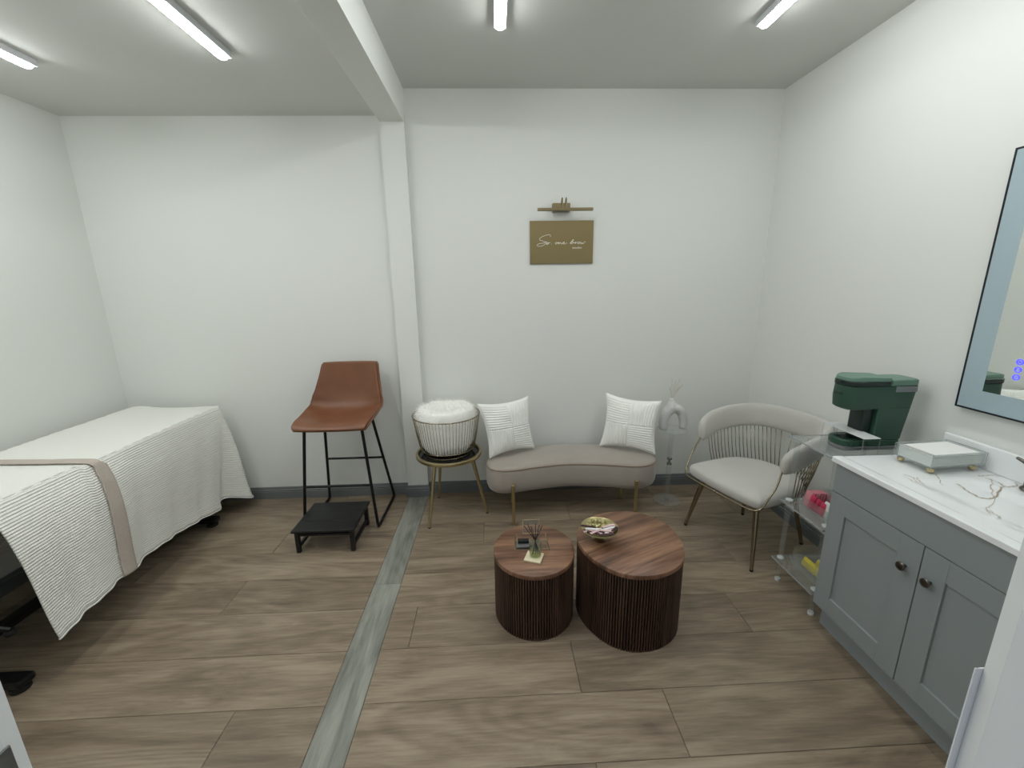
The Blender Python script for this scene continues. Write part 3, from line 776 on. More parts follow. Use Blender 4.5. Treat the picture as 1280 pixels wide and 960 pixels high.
# items on the small table
dz = .3502
t = thing('coaster_block', 'pale gold square block under the reed diffuser', 'coaster', (.157, 1.733, dz), math.radians(-20))
G().quad_box((-.042, -.040, 0), (.042, .040, .003), .0008, 1).obj('base_plate', m_gold, t, world=False)
G().quad_box((-.040, -.038, .0032), (.040, .038, .0085), .0008, 1).obj('top_plate', m_cream, t, world=False)
t = thing('reed_diffuser', 'glass reed diffuser with yellow oil and dark reeds on the small drum table', 'diffuser', (.165, 1.742, dz+.0087))
jr_ = .030
g = G(); g.loft([[(r*math.cos(2*PI*k/28), r*math.sin(2*PI*k/28), z) for k in range(28)] for r, z in ((.001, .0003), (.027, .0003), (jr_, .003), (jr_, .066), (.027, .072), (.016, .076), (.015, .084), (.0175, .086), (.0135, .086), (.0135, .075), (.0265, .068), (.0275, .064), (.0275, .006), (.001, .005))], cap=False)
g.obj('jar', m_glass, t, world=False, angle=50)
G().lathe([(.0268, .0065), (.0268, .030)], (0, 0, 0), 28).obj('oil', m_liquid, t, world=False)
for k, (ax, ay, bx, by) in enumerate(((-.016, .01, -.052, .015), (-.006, -.01, -.020, .01), (.0, .01, .004, .03), (.008, -.005, .022, .02), (.012, .008, .034, .012), (-.010, 0, -.035, .03))):
    s = -1 if k % 2 else 1
    G().tube([(-ax*1.4, -ay, .0075), (ax*.2, ay*.2, .084), (bx, by, .150)], .0017, 6).obj('reed', m_black2, t, world=False)
t = thing('glass_box', 'gold-edged glass trinket box with its lid raised behind the reed diffuser', 'box', (.155, 1.835, dz))
def frame(pts, r=.0017, nm='gold_edge', par=None, closed=True):
    P = []
    for i in range(len(pts) if closed else len(pts)-1):
        G().tube([pts[i], pts[(i+1) % len(pts)]], r, 6).obj(nm, m_gold, par, world=False)
W, D, H = .085, .038, .042
b0 = [(-W, -D, .002), (W, -D, .002), (W, D, .002), (-W, D, .002)]; b1 = [(-W+.012, -D, H), (W-.012, -D, H), (W-.012, D, H), (-W+.012, D, H)]
frame(b0, par=t)
for a, b in zip(b0, b1): G().tube([a, b], .0016, 6).obj('gold_edge', m_gold, t, world=False)
for i in (1, 3): G().tube([b1[i], b1[(i+1) % 4]], .0016, 6).obj('gold_edge', m_gold, t, world=False)
G().quad_box((-W+.003, -D+.002, .002), (W-.003, D-.002, .0035)).obj('glass_floor', m_glass, t, world=False)
ld = [(-.042, D, H+.001), (.042, D, H+.001), (.046, D+.028, H+.060), (-.038, D+.028, H+.060)]
frame(ld, .0019, 'lid_edge', t)
g = G(); g.loft([ld, [(x, y+.0015, z) for x, y, z in ld]]); g.obj('lid_glass', m_glass, t, world=False, smooth=False)
t2 = thing('card_stack', 'silver and black cards inside the gold-edged glass box', 'cards', (.113, 1.832, dz+.0037))
G().quad_box((-.034, -.026, .0001), (.030, .014, .010), .001, 1).obj('silver_card', m_silver, t2, world=False)
G().quad_box((-.026, -.002, .0102), (.028, .022, .024), .001, 1).obj('black_card', m_blackgloss, t2, world=False)

# gold dish and sweets
DC = (.484, 1.795)
t = thing('pedestal_dish', 'gold footed dish of wrapped sweets on the larger drum table', 'dish', (*DC, .4002))
g = G(); g.loft([[(r*math.cos(2*PI*k/44), r*math.sin(2*PI*k/44), z) for k in range(44)] for r, z in ((.002, .036), (.030, .037), (.060, .047), (.084, .0575), (.091, .0625), (.090, .064), (.083, .0605), (.058, .051), (.028, .0405), (.002, .040))], cap=False)
g.obj('bowl', m_bowl, t, world=False, angle=60)
G().lathe([(.036, .0003), (.037, .003), (.030, .006), (.022, .012), (.020, .026), (.026, .0355)], (0, 0, 0), 32).obj('foot', m_brass, t, world=False)
rnd = random.Random(11)
# round foil sweets (prototype copied)
def sweet_proto():
    t = thing('foil_sweet', '', 'sweet', (0, 0, 0), 0)
    g = G(); g.lathe([(.001, -.0085), (.006, -.0065), (.0092, 0), (.006, .0065), (.001, .0085)], (0, 0, .009), 10); g.obj('body', m_goldw, t, world=False)
    for s in (-1, 1):
        g = G(); g.loft([[(s*.008, .0015*a, .009+.0015*b) for a, b in ((-1, -1), (1, -1), (1, 1), (-1, 1))], [(s*.016, .008*a, .009+.001*b) for a, b in ((-1, -1), (1, -1), (1, 1), (-1, 1))]])
        g.obj('twist', m_goldw, t, world=False, smooth=False)
    return t
def stick_proto(nm, mat, lab):
    t = thing(nm, lab, 'sweet', (0, 0, 0))
    G().quad_box((-.026, -.0065, 0), (.026, .0065, .006), .0022, 2).obj('wrapper', mat, t, world=False)
    for s in (-1, 1): G().quad_box((s*.030-.004, -.007, .0022), (s*.030+.004, .007, .0036)).obj('crimp', mat, t, world=False)
    return t
fs_lab = 'gold foil twist-wrapped sweet in the back half of the gold dish'
p0 = sweet_proto()
spots = [(-.035, .045, 0), (-.012, .055, 0), (.012, .05, 0), (.034, .045, 0), (-.048, .022, 0), (-.022, .028, 0), (.004, .026, 0), (.028, .022, 0), (.05, .02, 0), (-.02, .045, 1), (.008, .04, 1), (.03, .034, 1), (-.008, .012, 0), (.016, .008, 0)]
for i, (x, y, lv) in enumerate(spots):
    o = p0 if i == 0 else copy_tree(p0)
    o['label'] = fs_lab; o['group'] = 'gold foil sweets in the dish'
    rr_ = math.hypot(x, y); o.location = (DC[0]+x, DC[1]+y, .4002+lerp_tab([(0, .049), (.03, .050), (.06, .057), (.08, .064)], rr_)+lv*.013)
    o.rotation_euler = (rnd.uniform(-.3, .3), rnd.uniform(-.3, .3), rnd.uniform(0, 3))
protos = [stick_proto('wrapped_sweet', m_pink, 'pink'), stick_proto('wrapped_sweet', m_whitew, 'white'), stick_proto('wrapped_sweet', m_maroon, 'maroon')]
labs = ['pink stick-shaped wrapped sweet in the front half of the gold dish', 'white stick-shaped wrapped sweet in the front half of the gold dish', 'dark maroon stick-shaped wrapped sweet in the front half of the gold dish']
grp = ['pink sweets in the dish', 'white sweets in the dish', 'maroon sweets in the dish']
used = [False]*3
SP = [(-.05, -.01, .3, 2, 0), (-.052, -.028, .2, 0, 0), (-.03, -.035, .6, 2, 0), (-.008, -.05, -.5, 0, 0), (.018, -.052, -.3, 1, 0), (.04, -.035, .4, 0, 0), (.052, -.015, .5, 1, 0), (.03, -.012, .1, 2, 0), (0, -.015, -.4, 1, 0), (-.026, -.008, .3, 2, 0),
      (-.06, -.002, -.3, 2, 1), (-.045, -.045, -.5, 2, 0), (.015, -.068, .1, 2, 0), (.06, -.032, .8, 2, 0), (-.04, -.022, -.2, 1, 1), (-.015, -.032, -.7, 2, 1), (.012, -.03, -.45, 1, 1), (.036, -.022, .35, 1, 1), (.02, -.040, -.25, 0, 1), (-.028, -.045, .5, 0, 1), (.045, 0, .3, 0, 1)]
for (x, y, a, k, lv) in SP:
    o = protos[k] if not used[k] else copy_tree(protos[k]); used[k] = True
    o['label'] = labs[k]; o['group'] = grp[k]
    rr_ = math.hypot(x, y); o.location = (DC[0]+x, DC[1]+y, .4002+lerp_tab([(0, .050), (.03, .053), (.06, .060), (.08, .066)], rr_)+lv*.008)
    o.rotation_euler = (0, 0, a)

# ------------------------------------------------------------------ tub chair (local frame: +Y is the chair's front, +X towards the back wall)
CH = thing('tub_chair', 'light grey velvet tub chair with champagne rods and splayed metal legs', 'chair', (1.575, 2.34, 0), math.radians(109))
def seat_outline(d=0):
    P = [(.262+d, .20), (.235+d*.7, .25+d*.7), (.10, .268+d), (-.10, .268+d), (-.235-d*.7, .25+d*.7), (-.262-d, .20), (-.262-d, .0), (-.235-d, -.14), (-.13, -.245-d), (0, -.27-d), (.13, -.245-d), (.235+d, -.14), (.262+d, .0)]
    return [(p.x, p.y) for p in catmull([(x, y, 0) for x, y in P], 7)]
loops = []
for d, z in ((-.03, .382), (-.006, .386), (0, .398), (.002, .425), (-.006, .444), (-.03, .456), (-.07, .462), (-.13, .465), (-.20, .466)):
    k = 1+d/.265
    loops.append([(x*k, y*k, z) for x, y in seat_outline(0)])
G().loft(loops).obj('seat', m_greyv, CH, world=False, angle=80)
# rim rod: loop at seat base, rising at front corners to the arm ends
rim = [(x, y, .386) for x, y in seat_outline(.010)]
rear = [p for p in rim if p[1] < .02]
def seat_rear(a):     # a: angle parameter, -1..1 across the rear from right (-X) to left (+X)
    th = math.radians(-90+a*108); return Vector((.277*math.cos(th), (.283*math.sin(th) if math.sin(th) < 0 else .26*math.sin(th))+.0, .390))
def band_c(a):        # centre line of the back band
    th = math.radians(-90+a*122)
    x = .312*math.copysign(abs(math.cos(th))**.6, math.cos(th)); y = -.012+(.322 if math.sin(th) < 0 else .30)*math.sin(th)
    e = abs(a)
    zt = lerp_tab([(0, .818), (.35, .812), (.6, .795), (.8, .770), (.92, .740), (1, .695)], e)
    zb_ = lerp_tab([(0, .665), (.4, .655), (.7, .630), (.9, .592), (1, .592)], e)
    return Vector((x, y, 0)), zt, zb_
def band_loop(a, k=1.0):
    c, zt, zb_ = band_c(a); c2, _, _ = band_c(a+.01); tn = (c2-c).normalized(); nn = Vector((tn.y, -tn.x, 0))
    zc = (zt+zb_)/2; h = (zt-zb_)/2*k; th = .026*k; L = []
    for i in range(20):
        q = 2*PI*i/20; cx, sx_ = math.cos(q), math.sin(q)
        px = th*math.copysign(abs(cx)**.75, cx); pz = h*math.copysign(abs(sx_)**.8, sx_)
        lean_ = -.10*(pz)     # flare
        L.append(c+nn*(px-lean_)+Vector((0, 0, zc+pz)))
    return L
loops = [band_loop(-1, .25), band_loop(-.995, .6), band_loop(-.985, .85)]+[band_loop(-.97+1.94*i/60) for i in range(61)]+[band_loop(.985, .85), band_loop(.995, .6), band_loop(1, .25)]
G().loft(loops).obj('back_band', m_greyv, CH, world=False, angle=None)
# bottom bar of the shell and rods
G().tube([seat_rear(-1+2*i/50) for i in range(51)], .0045, 8).obj('shell_ring', m_champ, CH, world=False, angle=None)
NR = 40
for i in range(NR+1):
    a = -.86+1.72*i/NR
    p = seat_rear(a); c, zt, zb_ = band_c(a*.97)
    q = Vector((c.x, c.y, zb_+.012))
    G().tube([p, p.lerp(q, .5)+(Vector((q.x, q.y, 0))-Vector((p.x, p.y, 0)))*.10, q], .0026, 6).obj('rod', m_champ, CH, world=False, angle=None)
for s in (-1, 1):
    c, zt, zb_ = band_c(s*.995)
    P = catmull([(c.x, c.y-.006, zb_+.02), (c.x+s*.010, c.y+.035, .53), (s*.286, .225, .455), (s*.274, .252, .405), (s*.235, .276, .384), (s*.12, .284, .382), (0, .285, .382)], 7, False)
    G().tube(P, .0055, 8).obj('front_rail', m_champ, CH, world=False, angle=None)
G().tube([(x, y, .380) for x, y in [(p[0]*.93, p[1]*.93) for p in seat_outline(0)]], .006, 8, closed=True).obj('seat_frame', m_champ, CH, world=False, angle=None)
def w2l(x, y):
    dx, dy = x-1.575, y-2.34; a = math.radians(109); return (dx*math.cos(a)+dy*math.sin(a), -dx*math.sin(a)+dy*math.cos(a))
for (x, y) in ((1.271, 2.504), (1.432, 2.017), (1.73, 2.606), (1.893, 2.245)):
    lx, ly = w2l(x, y); n = 12
    tx, ty = lx*.74, ly*.72
    lg = G().tube([(tx, ty, .383), (lx, ly, .010)], [.018, .0095], 14).obj('leg', m_champ, CH, world=False)
    G().lathe([(.010, .0004), (.0105, .0105)], (lx, ly, 0), 12).obj('foot_cap', m_rubber, lg, world=False)

# ------------------------------------------------------------------ vanity cabinet
VY0, VY1 = .815, 1.642; VX = 1.488; VXB = XR-.016
t = thing('vanity_cabinet', 'grey shaker vanity cabinet with two doors along the right wall', 'cabinet', (1.75, 1.23, 0))
G().quad_box((VX+.019, VY0, .104), (VXB, VY1, .838), .001, 1).obj('carcass', m_cab, t, smooth=False)
G().quad_box((VX+.050, VY0+.01, .0004), (VXB, VY1-.004, .1036)).obj('toe_kick', m_cab, t, smooth=False)
G().quad_box((VX, VY0+.001, .7045), (VX+.0186, VY1-.001, .8375), .0015, 2).obj('drawer_front', m_cab, t)
G().quad_box((VX+.0188, VY0+.01, .11), (VX+.0192, VY1-.01, .83)).obj('gap_shade_sheet', m_gapshade, t, smooth=False)  # dark sheet painted as the shade seen between doors and drawer front
YG = 1.2286
for (a, b, ky) in ((YG+.002, VY1-.001, 1.276), (VY0+.001, YG-.002, 1.186)):
    g = G(); z0, z1 = .122, .701; w_ = .083
    g.quad_box((VX, a, z0), (VX+.0186, a+w_, z1), .0012, 2); g.quad_box((VX, b-w_, z0), (VX+.0186, b, z1), .0012, 2)
    g.quad_box((VX, a+w_, z0), (VX+.0186, b-w_, z0+w_), .0012, 2); g.quad_box((VX, a+w_, z1-w_), (VX+.0186, b-w_, z1), .0012, 2)
    d = g.obj('door', m_cab, t)
    G().quad_box((VX+.009, a+w_-.002, z0+w_-.002), (VX+.0180, b-w_+.002, z1-w_+.002)).obj('panel', m_cab, d, smooth=False)
    o = G().lathe([(.0055, 0), (.0055, .012), (.0075, .015), (.0150, .0175), (.0165, .021), (.0150, .025), (.008, .0268)], (0, 0, 0), 22).obj('knob', m_knob, d, world=False)
    o.rotation_euler = (0, -PI/2, 0); o.location = Vector((VX-.0002, ky, .5885))-t.location
# counter with raised edge and shallow basin
ct = thing('countertop', 'glossy white marble-look vanity top with integral basin on the grey cabinet', 'countertop', (1.73, 1.23, .8385))
CX_0, CX_1, CY0, CY1, CZ = 1.474, XR-.0008, .80, 1.657, .861
def top_z(x, y):
    z = CZ
    def sstep(v): v = min(1, max(0, v)); return v*v*(3-2*v)
    # raised no-drip rim at the front
    z -= .0035*sstep((x-(CX_0+.040))/.010)
    bx = sstep((x-1.575)/.09)*sstep((1.86-x)/.05); by = sstep((y-.99)/.10)*sstep((1.43-y)/.10)
    z -= .016*bx*by
    return z
g = G()
NXX, NYY = 110, 180
g.grid(lambda u, v: Vector((CX_0+.003+u*(CX_1-CX_0-.003), CY0+v*(CY1-CY0-.003), top_z(CX_0+.003+u*(CX_1-CX_0-.003), CY0+v*(CY1-CY0-.003)))), NXX, NYY)
g.obj('top_surface', m_top, ct, angle=40)
g = G()
# apron: front and end edges, underside
sec = [(CX_0+.003, CZ), (CX_0, CZ-.003), (CX_0, .8390), (CX_0+.5, .8390)]
g.loft([[(x, CY0, z) for x, z in sec], [(x, CY1-.003, z) for x, z in sec]], cap=False, closed=False)
g.loft([[(CX_0+.003, CY1-.003, CZ), (CX_0+.003, CY1, CZ-.003), (CX_0+.003, CY1, .8390)], [(CX_1, CY1-.003, CZ-.003), (CX_1, CY1, CZ-.005), (CX_1, CY1, .8390)]], cap=False, closed=False)
g.loft([[(CX_0+.003, CY1-.003, CZ), (CX_0+.003, CY1, CZ-.003), (CX_0+.003, CY1, .8390)], [(CX_0, CY1-.003, CZ-.003), (CX_0, CY1-.003, CZ-.003), (CX_0, CY1-.003, .8390)]], cap=False, closed=False)
g.obj('edge', m_top, ct, smooth=False)
G().quad_box((CX_1-.020, CY0, CZ-.003), (CX_1-.0005, CY1-.002, .958), .004, 2).obj('backsplash', m_top, ct)
G().lathe([(.021, 0), (.023, .003), (.020, .004)], (1.72, 1.215, .8285), 24).obj('drain', m_chrome, ct)
# printed veins following the surface
def vein(pts, wd):
    P = catmull([(x, y, 0) for x, y in pts], 5, False); rnd2 = random.Random(len(pts)*7+int(pts[0][0]*1000))
    g = G(); rows_ = []
    for i, p in enumerate(P):
        tn = (P[min(i+1, len(P)-1)]-P[max(i-1, 0)]); tn.normalize(); nn = Vector((-tn.y, tn.x, 0))
        j = nn*rnd2.uniform(-.004, .004); hw = wd*rnd2.uniform(.4, 1.2)*(1 if 0 < i < len(P)-1 else .2)
        a = p+j-nn*hw; b = p+j+nn*hw
        rows_.append([(a.x, a.y, top_z(a.x, a.y)+.0012), (b.x, b.y, top_z(b.x, b.y)+.0012)])
    g.loft(rows_, cap=False, closed=False); return g.obj('marble_vein', m_vein, ct, smooth=False)
VEINS = [[(1.88, 1.429), (1.909, 1.43), (1.946, 1.434), (1.960, 1.419)], [(1.893, 1.417), (1.894, 1.4), (1.898, 1.377), (1.881, 1.346), (1.904, 1.339), (1.933, 1.348), (1.959, 1.373)], [(1.902, 1.405), (1.851, 1.359), (1.814, 1.325), (1.783, 1.293), (1.741, 1.258), (1.684, 1.23), (1.649, 1.198), (1.629, 1.185)], [(1.675, 1.217), (1.664, 1.197), (1.655, 1.172), (1.633, 1.16)], [(1.881, 1.346), (1.83, 1.319), (1.783, 1.293)], [(1.783, 1.293), (1.759, 1.292), (1.735, 1.298), (1.745, 1.346), (1.747, 1.388)], [(1.612, 1.468), (1.62, 1.44), (1.602, 1.393), (1.595, 1.353)], [(1.641, 1.441), (1.619, 1.408), (1.61, 1.382)], [(1.74, 1.476), (1.728, 1.443), (1.704, 1.412), (1.683, 1.382)], [(1.601, 1.452), (1.594, 1.42), (1.588, 1.389)]]
for i, v in enumerate(VEINS): vein(v, .0038 if i in (4, 5) else .0026 if i in (0, 1) else .0018)

t = thing('basin_faucet', 'dark nickel widespread basin faucet at the back edge of the vanity top', 'faucet', (1.92, 1.22, CZ))
for y in (1.305, 1.135):
    h = G().lathe([(.024, 0), (.024, .006), (.017, .012), (.015, .055), (.018, .062), (.018, .085), (.012, .090)], (1.925, y, CZ+.0003), 22).obj('handle', m_knob, t)
    s = 1 if y > 1.22 else -1
    G().tube([(1.925, y, CZ+.082), (1.926, y+s*.03, CZ+.095), (1.928, y+s*.058, CZ+.102)], [.0075, .007, .0055], 12).obj('lever', m_knob, h)
g = G(); g.lathe([(.026, 0), (.026, .008), (.018, .014)], (1.925, 1.22, CZ+.0003), 22)
g.tube(catmull([(1.925, 1.22, CZ+.01), (1.925, 1.22, CZ+.12), (1.90, 1.22, CZ+.165), (1.85, 1.22, CZ+.165), (1.82, 1.22, CZ+.13)], 6, False), .012, 14)
g.obj('spout', m_knob, t)

# napkin tray
t = thing('napkin_tray', 'clear acrylic hand-towel tray on gold ball feet on the vanity top', 'tray', (1.825, 1.535, CZ), math.radians(4))
for x in (-.105, .085):
    for y in (-.058, .058):
        G().lathe([(.006, .0004), (.0115, .004), (.0125, .011), (.0115, .018), (.006, .0215)], (x, y, 0), 18).obj('foot', m_gold, t, world=False)
TXa, TXb, TYa, TYb = -.128, .118, -.075, .072
G().quad_box((TXa, TYa, .0218), (TXb, TYb, .0265), .001, 1).obj('tray_floor', m_acry2, t, world=False)
for lo, hi in (((TXa, TYa, .0268), (TXa+.005, TYb, .078)), ((TXb-.005, TYa, .0268), (TXb, TYb, .078)), ((TXa+.0052, TYa, .0268), (TXb-.0052, TYa+.005, .078)), ((TXa+.0052, TYb-.005, .0268), (TXb-.0052, TYb, .078))):
    G().quad_box(lo, hi, .001, 1).obj('side_wall', m_acry2, t, world=False)
g0 = t
for lo, hi in (((TXa-.0004, TYa-.0004, .0775), (TXb+.0004, TYa+.0052, .0790)), ((TXa-.0004, TYb-.0052, .0775), (TXb+.0004, TYb+.0004, .0790)), ((TXa-.0004, TYa+.0053, .0775), (TXa+.0052, TYb-.0053, .0790)), ((TXb-.0052, TYa+.0053, .0775), (TXb+.0004, TYb-.0053, .0790))):
    G().quad_box(lo, hi).obj('rim', m_edge, g0, world=False, smooth=False)
for x, y in ((TXa, TYa), (TXb, TYa), (TXa, TYb), (TXb, TYb)):
    G().quad_box((x-.0006, y-.0006, .022), (x+.0006, y+.0006, .0774)).obj('corner_edge', m_edge, g0, world=False, smooth=False)
nk = thing('napkin', 'top white folded paper hand towel with an embossed edge in the acrylic tray', 'napkin', (1.825, 1.535, CZ+.07), math.radians(4))
def nap(z, nm, par):
    g = G(); g.quad_box((TXa+.009, TYa+.008, z), (TXb-.009, TYb-.008, z+.0042), .0018, 2)
    return g.obj(nm, m_napkin, par, world=False)
nap(-.0010, 'sheet', nk); nap(-.0054, 'sheet', nk)
g = G()
for i in range(46):
    x = TXa+.014; y = TYa+.012+i*.0027
    for k in range(3): g.quad_box((x+k*.006+.001*math.sin(i*2), y, .0033), (x+k*.006+.0035, y+.0014, .0038))
stuff(g.obj('embossed_edge', m_band, nk, world=False, smooth=False))
ns = thing('napkin_stack', 'stack of white paper hand towels under the top one in the acrylic tray', 'napkins', (1.825, 1.535, CZ+.027), math.radians(4))
for i in range(8): nap(.0004+i*.0045, 'sheet', ns)

# ------------------------------------------------------------------ acrylic cart
t = thing('acrylic_cart', 'three-tier clear acrylic cart between the grey chair and the vanity', 'cart', (1.71, 1.815, 0))
KX0, KX1, KY0, KY1 = 1.498, 1.925, 1.666, 1.962
for z in (.130, .476, .833):
    sh = G().quad_box((KX0, KY0, z), (KX1, KY1, z+.010), .0015, 1).obj('shelf', m_shelf, t)
    G().quad_box((KX0-.0006, KY0, z+.001), (KX0-.0001, KY1, z+.009)).obj('edge_glint', m_edge, sh, smooth=False)  # added strips, pale tone painted as the bright glint of clear shelf edges
    G().quad_box((KX0, KY1+.0001, z+.001), (KX1, KY1+.0006, z+.009)).obj('edge_glint', m_edge, sh, smooth=False)
    G().quad_box((KX0, KY0-.0006, z+.001), (KX1, KY0-.0001, z+.009)).obj('edge_glint', m_edge, sh, smooth=False)
for x in (KX0+.035, KX1-.035):
    for y in (KY0+.025, KY1-.022):
        G().tube([(x, y, .014), (x, y, .1298)], .0125, 14).obj('foot', m_acry2, t)
        G().lathe([(.014, .0004), (.014, .0138)], (x, y, 0), 14).obj('foot_pad', m_acryw, t)
        for z0, z1 in ((.1402, .4758), (.4862, .8328)):
            G().tube([(x, y, z0), (x, y, z1)], .0125, 14).obj('post', m_acry2, t)
        for z in (.1402, .4862):
            G().lathe([(.0165, .0002), (.0165, .006), (.0132, .008)], (x, y, z), 16).obj('collar', m_acryw, t)

# organiser trays with packets on the shelves
def organiser(label, x0, x1, y0, y1, z0, h):
    t = thing('acrylic_organiser', label, 'organiser', ((x0+x1)/2, (y0+y1)/2, z0))
    e = .003
    G().quad_box((x0, y0, z0), (x1, y1, z0+e)).obj('bottom', m_acry2, t, smooth=False)
    for lo, hi in (((x0, y0, z0+e), (x0+e, y1, z0+h*.75)), ((x1-e, y0, z0+e), (x1, y1, z0+h)), ((x0+e, y0, z0+e), (x1-e, y0+e, z0+h)), ((x0+e, y1-e, z0+e), (x1-e, y1, z0+h))):
        G().quad_box(lo, hi).obj('side_wall', m_acry2, t, smooth=False)
    return t
organiser('clear acrylic organiser of pink and white packets on the middle cart shelf', 1.555, 1.80, 1.690, 1.905, .4864, .075)
organiser('clear acrylic organiser of yellow packets on the bottom cart shelf', 1.555, 1.78, 1.690, 1.890, .1404, .105)
def packets(n, x0, y0, dx, dy, z, sz, mat, label, grp, tilt, az=0, rim=None):
    for i in range(n):
        g = G(); a, b, c = sz
        L = []
        for k, s in ((-1, .18), (-.86, .9), (-.4, 1), (.4, 1), (.86, .9), (1, .18)):
            L.append([(px*a*(1.0 if abs(k) < 1 else 1.0), py*b*s, k*c) for px, py in ((-1, -.7), (-.8, -1), (.8, -1), (1, -.7), (1, .7), (.8, 1), (-.8, 1), (-1, .7))])
        g.loft(L); o = g.obj('packet', mat, None, world=False, angle=60)
        tag(o, label if isinstance(label, str) else label[i], 'packet', grp); o.location = (x0+dx*i, y0+dy*i, z+c*.9)
        o.rotation_euler = (tilt, 0, az)
z1 = .4900
packets(6, 1.585, 1.882, .013, -.001, z1, (.020, .004, .040), m_rose, 'thin rose-pink packet standing at the back of the middle shelf organiser', 'rose packets in the organiser', .2, PI/2)
packets(3, 1.585, 1.84, .0, -.026, z1, (.024, .009, .036), m_red, ['crimson packet at the front edge of the middle shelf organiser, farthest from the vanity', 'middle one of the three crimson packets on the cart', 'crimson packet next to the white ones on the cart'], 'crimson packets in the organiser', .25, PI/2)
packets(2, 1.59, 1.765, 0, -.038, z1, (.016, .008, .040), m_whitew, ['white packet beside the crimson ones in the middle shelf organiser', 'white packet nearest the vanity in the middle shelf organiser'], 'white packets in the organiser', .15, PI/2)
packets(7, 1.665, 1.86, .0, -.021, z1, (.026, .005, .036), m_rose, 'rose and white striped packet in the middle of the organiser', 'striped packets in the organiser', .3, PI/2)
z2 = .1438
packets(1, 1.600, 1.800, 0, 0, z2+.012, (.062, .010, .024), m_yel, 'long yellow packet at the front of the bottom shelf organiser', None, .4, PI/2)
packets(1, 1.645, 1.770, 0, 0, z2+.012, (.060, .010, .026), m_yel, 'paler yellow packet behind the long yellow one on the bottom shelf', None, .4, PI/2)
packets(1, 1.618, 1.718, 0, 0, z2, (.016, .016, .018), m_blackgloss, 'small black packet at the right end of the bottom shelf organiser', None, .0, 0)

# ------------------------------------------------------------------ coffee machine (local: -X is the front)
KM = thing('coffee_machine', 'dark green single-serve coffee machine on top of the acrylic cart', 'coffee machine', (1.745, 1.806, .8432), math.radians(0))
# local coordinates by (x from front -.16 to +.16)
def round_rect(x0, x1, hw, r0, r1, n=8):
    P = []
    for cx, cy, r, a0 in ((x1-r1, hw-r1, r1, 0), (x0+r0, hw-r0, r0, 90), (x0+r0, -hw+r0, r0, 180), (x1-r1, -hw+r1, r1, 270)):
        for k in range(n+1):
            a = math.radians(a0+90*k/n); P.append((cx+r*math.cos(a), cy+r*math.sin(a)))
    return P
def slabrr(x0, x1, hw, r0, r1, z0, z1, e=.003, x0t=None, x1t=None, hwt=None):
    x0t = x0 if x0t is None else x0t; x1t = x1 if x1t is None else x1t; hwt = hw if hwt is None else hwt
    return [[(x, y, z0) for x, y in round_rect(x0+e, x1-e, hw-e, r0, r1)], [(x, y, z0+e) for x, y in round_rect(x0, x1, hw, r0, r1)],
            [(x, y, z1-e) for x, y in round_rect(x0t, x1t, hwt, r0, r1)], [(x, y, z1) for x, y in round_rect(x0t+e, x1t-e, hwt-e, r0, r1)]]
hw = .062
G().loft(slabrr(-.150, .125, hw, .055, .02, .0002, .018)).obj('base_reflection', m_silver, KM, world=False)  # grey band modelled in place of the wall's reflection in the acrylic top
G().loft(slabrr(-.150, .125, hw, .055, .02, .0184, .048)).obj('drip_tray', m_green, KM, world=False)
gr = G()
for i in range(6):
    for j in range(5): gr.quad_box((-.128+i*.012, -.030+j*.013, .0482), (-.120+i*.012, -.022+j*.013, .0500))
gr.obj('drip_grid', m_greendk, KM, world=False, smooth=False)
G().loft(slabrr(-.058, -.012, hw-.020, .012, .004, .0482, .206)).obj('column_panel', m_greendk, KM, world=False)
G().loft(slabrr(-.012, .128, hw, .006, .02, .0484, .2055, x1t=.150)).obj('rear_body', m_green, KM, world=False)
# head, slightly tapered under the front
g = G(); L = []
for z, xf in ((.206, -.142), (.212, -.156), (.250, -.162), (.303, -.1585)):
    L.append([(x, y, z+(.016*max(0, -(x+.02))/.14*-1 if z < .211 else (.012*max(0, -(x+.02))/.14*-1 if z < .22 else 0))) for x, y in round_rect(xf, .150+(z-.2055)*.14, hw, .05, .02)])
g.loft(L); g.obj('head', m_green, KM, world=False)
G().loft(slabrr(-.160, .030, hw+.003, .05, .012, .3035, .328, .003)).obj('lid_handle', m_greendk, KM, world=False)
g = G(); P = round_rect(-.158, .030, hw, .05, .008); L = []
for dz_, e in ((.3282, 0), (.336, .001), (.341, .008)):
    L.append([(x*(1-e), y*(1-e*4), dz_+(.010*math.exp(-((x+.07)/.06)**2) if dz_ > .33 else 0)) for x, y in P])
g.loft(L); g.obj('lid', m_greenlid, KM, world=False)
G().loft(slabrr(.032, .170, hw, .006, .03, .3032, .3325, .004)).obj('tank_lid', m_greenlid, KM, world=False)
G().quad_box((.052, -hw-.0022, .277), (.152, -hw+.004, .303), .001, 1).obj('water_window', m_silver, KM, world=False)
G().quad_box((-.1645, -.022, .262), (-.158, .022, .268), .001, 1).obj('front_badge', m_greendk, KM, world=False)
G().quad_box((-.167, -.012, .316), (-.155, .012, .324), .002, 1).obj('lid_catch', m_greendk, KM, world=False)

t = thing('acrylic_riser', 'small whitish-topped acrylic riser stand straddling the drip tray of the coffee machine', 'stand', (1.66, 1.79, .8432))
G().quad_box((1.622, 1.672, .9262), (1.700, 1.908, .9295), .0008, 1).obj('top', m_acryw, t)  # whitish tone from a pale diffuse mix
for x in (1.6235, 1.6985):
    for y in (1.6745, 1.9055):
        G().quad_box((x-.0015, y-.0015, .8434), (x+.0015, y+.0015, .9260)).obj('leg', m_acry2, t, smooth=False)

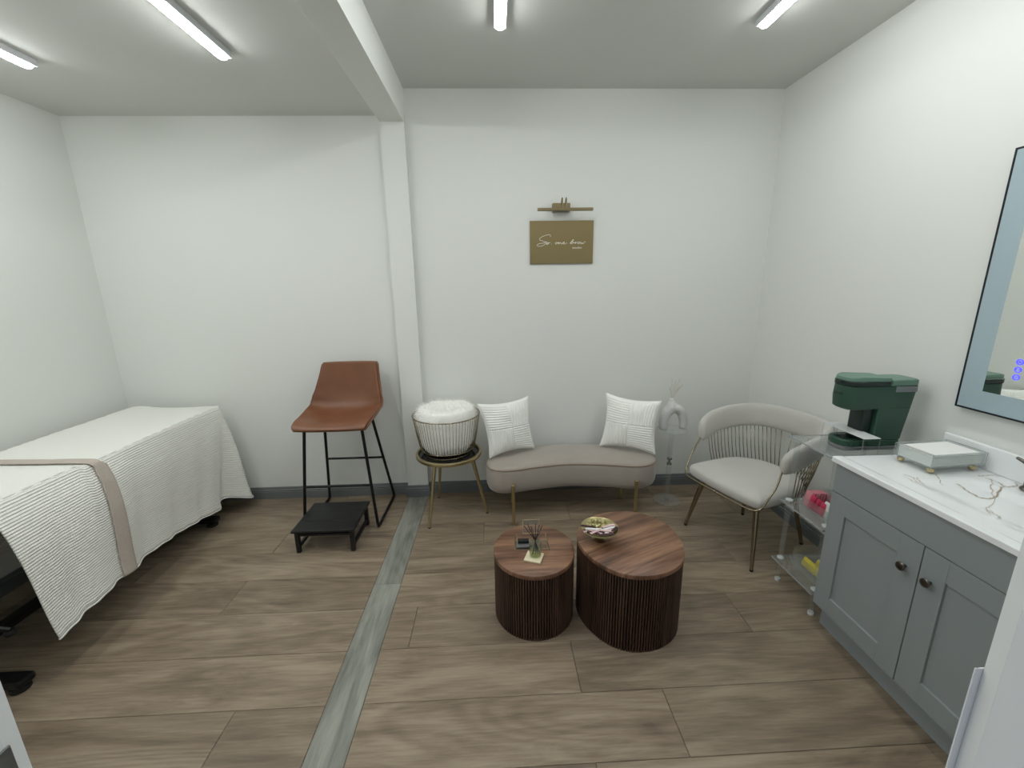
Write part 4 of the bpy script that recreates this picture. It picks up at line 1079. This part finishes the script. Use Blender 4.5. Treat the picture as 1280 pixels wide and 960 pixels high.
# ------------------------------------------------------------------ mirror
t = thing('wall_mirror', 'black-framed rectangular mirror with a frosted light band and blue touch icons', 'mirror', (XR, 1.29, 1.585))
MY0, MY1, MZ0, MZ1 = .93, 1.632, 1.086, 2.085; xm = XR-.030
G().quad_box((xm+.004, MY0+.006, MZ0+.006), (XR-.0005, MY1-.006, MZ1-.006)).obj('back_box', m_mframe, t, smooth=False)
g = G()
for lo, hi in (((xm-.001, MY0, MZ0), (XR-.004, MY1, MZ0+.007)), ((xm-.001, MY0, MZ1-.007), (XR-.004, MY1, MZ1)), ((xm-.001, MY0, MZ0+.007), (XR-.004, MY0+.007, MZ1-.007)), ((xm-.001, MY1-.007, MZ0+.007), (XR-.004, MY1, MZ1-.007))):
    g.quad_box(lo, hi)
g.obj('frame', m_mframe, t, smooth=False)
g = G(); b = .078
ya, yb, za, zb = MY0+.0071, MY1-.0071, MZ0+.0071, MZ1-.0071
for lo, hi in (((ya, za), (yb, za+b)), ((ya, zb-b), (yb, zb)), ((ya, za+b), (ya+b, zb-b)), ((yb-b, za+b), (yb, zb-b))):
    g.quad_box((xm, lo[0], lo[1]), (xm+.0035, hi[0], hi[1]))
g.obj('frosted_band', m_frost, t, smooth=False)
G().quad_box((xm+.0004, ya+b, za+b), (xm+.0035, yb-b, zb-b)).obj('mirror_glass', m_mirror, t, smooth=False)
for i, z in enumerate((1.249, 1.278, 1.307)):
    yy = 1.452
    P = [(xm-.0004, yy+.0095*math.cos(2*PI*k/24), z+.0095*math.sin(2*PI*k/24)) for k in range(24)]
    ic = G().tube(P, .0022, 6, closed=True).obj('touch_icon', m_icon, t, angle=None)
    if i == 1:
        for dy in (-.004, .004): G().tube([(xm-.001, yy+dy, z-.001), (xm-.001, yy+dy, z+.003)], .0012, 6).obj('icon_mark', m_icon, ic)
    elif i == 2:
        G().tube([(xm-.001, yy-.004, z-.004), (xm-.001, yy+.004, z+.004)], .0012, 6).obj('icon_mark', m_icon, ic)
        G().tube([(xm-.001, yy+.004, z-.004), (xm-.001, yy-.004, z+.004)], .0012, 6).obj('icon_mark', m_icon, ic)
    else:
        G().tube([(xm-.001, yy-.004, z), (xm-.001, yy+.004, z)], .0012, 6).obj('icon_mark', m_icon, ic)
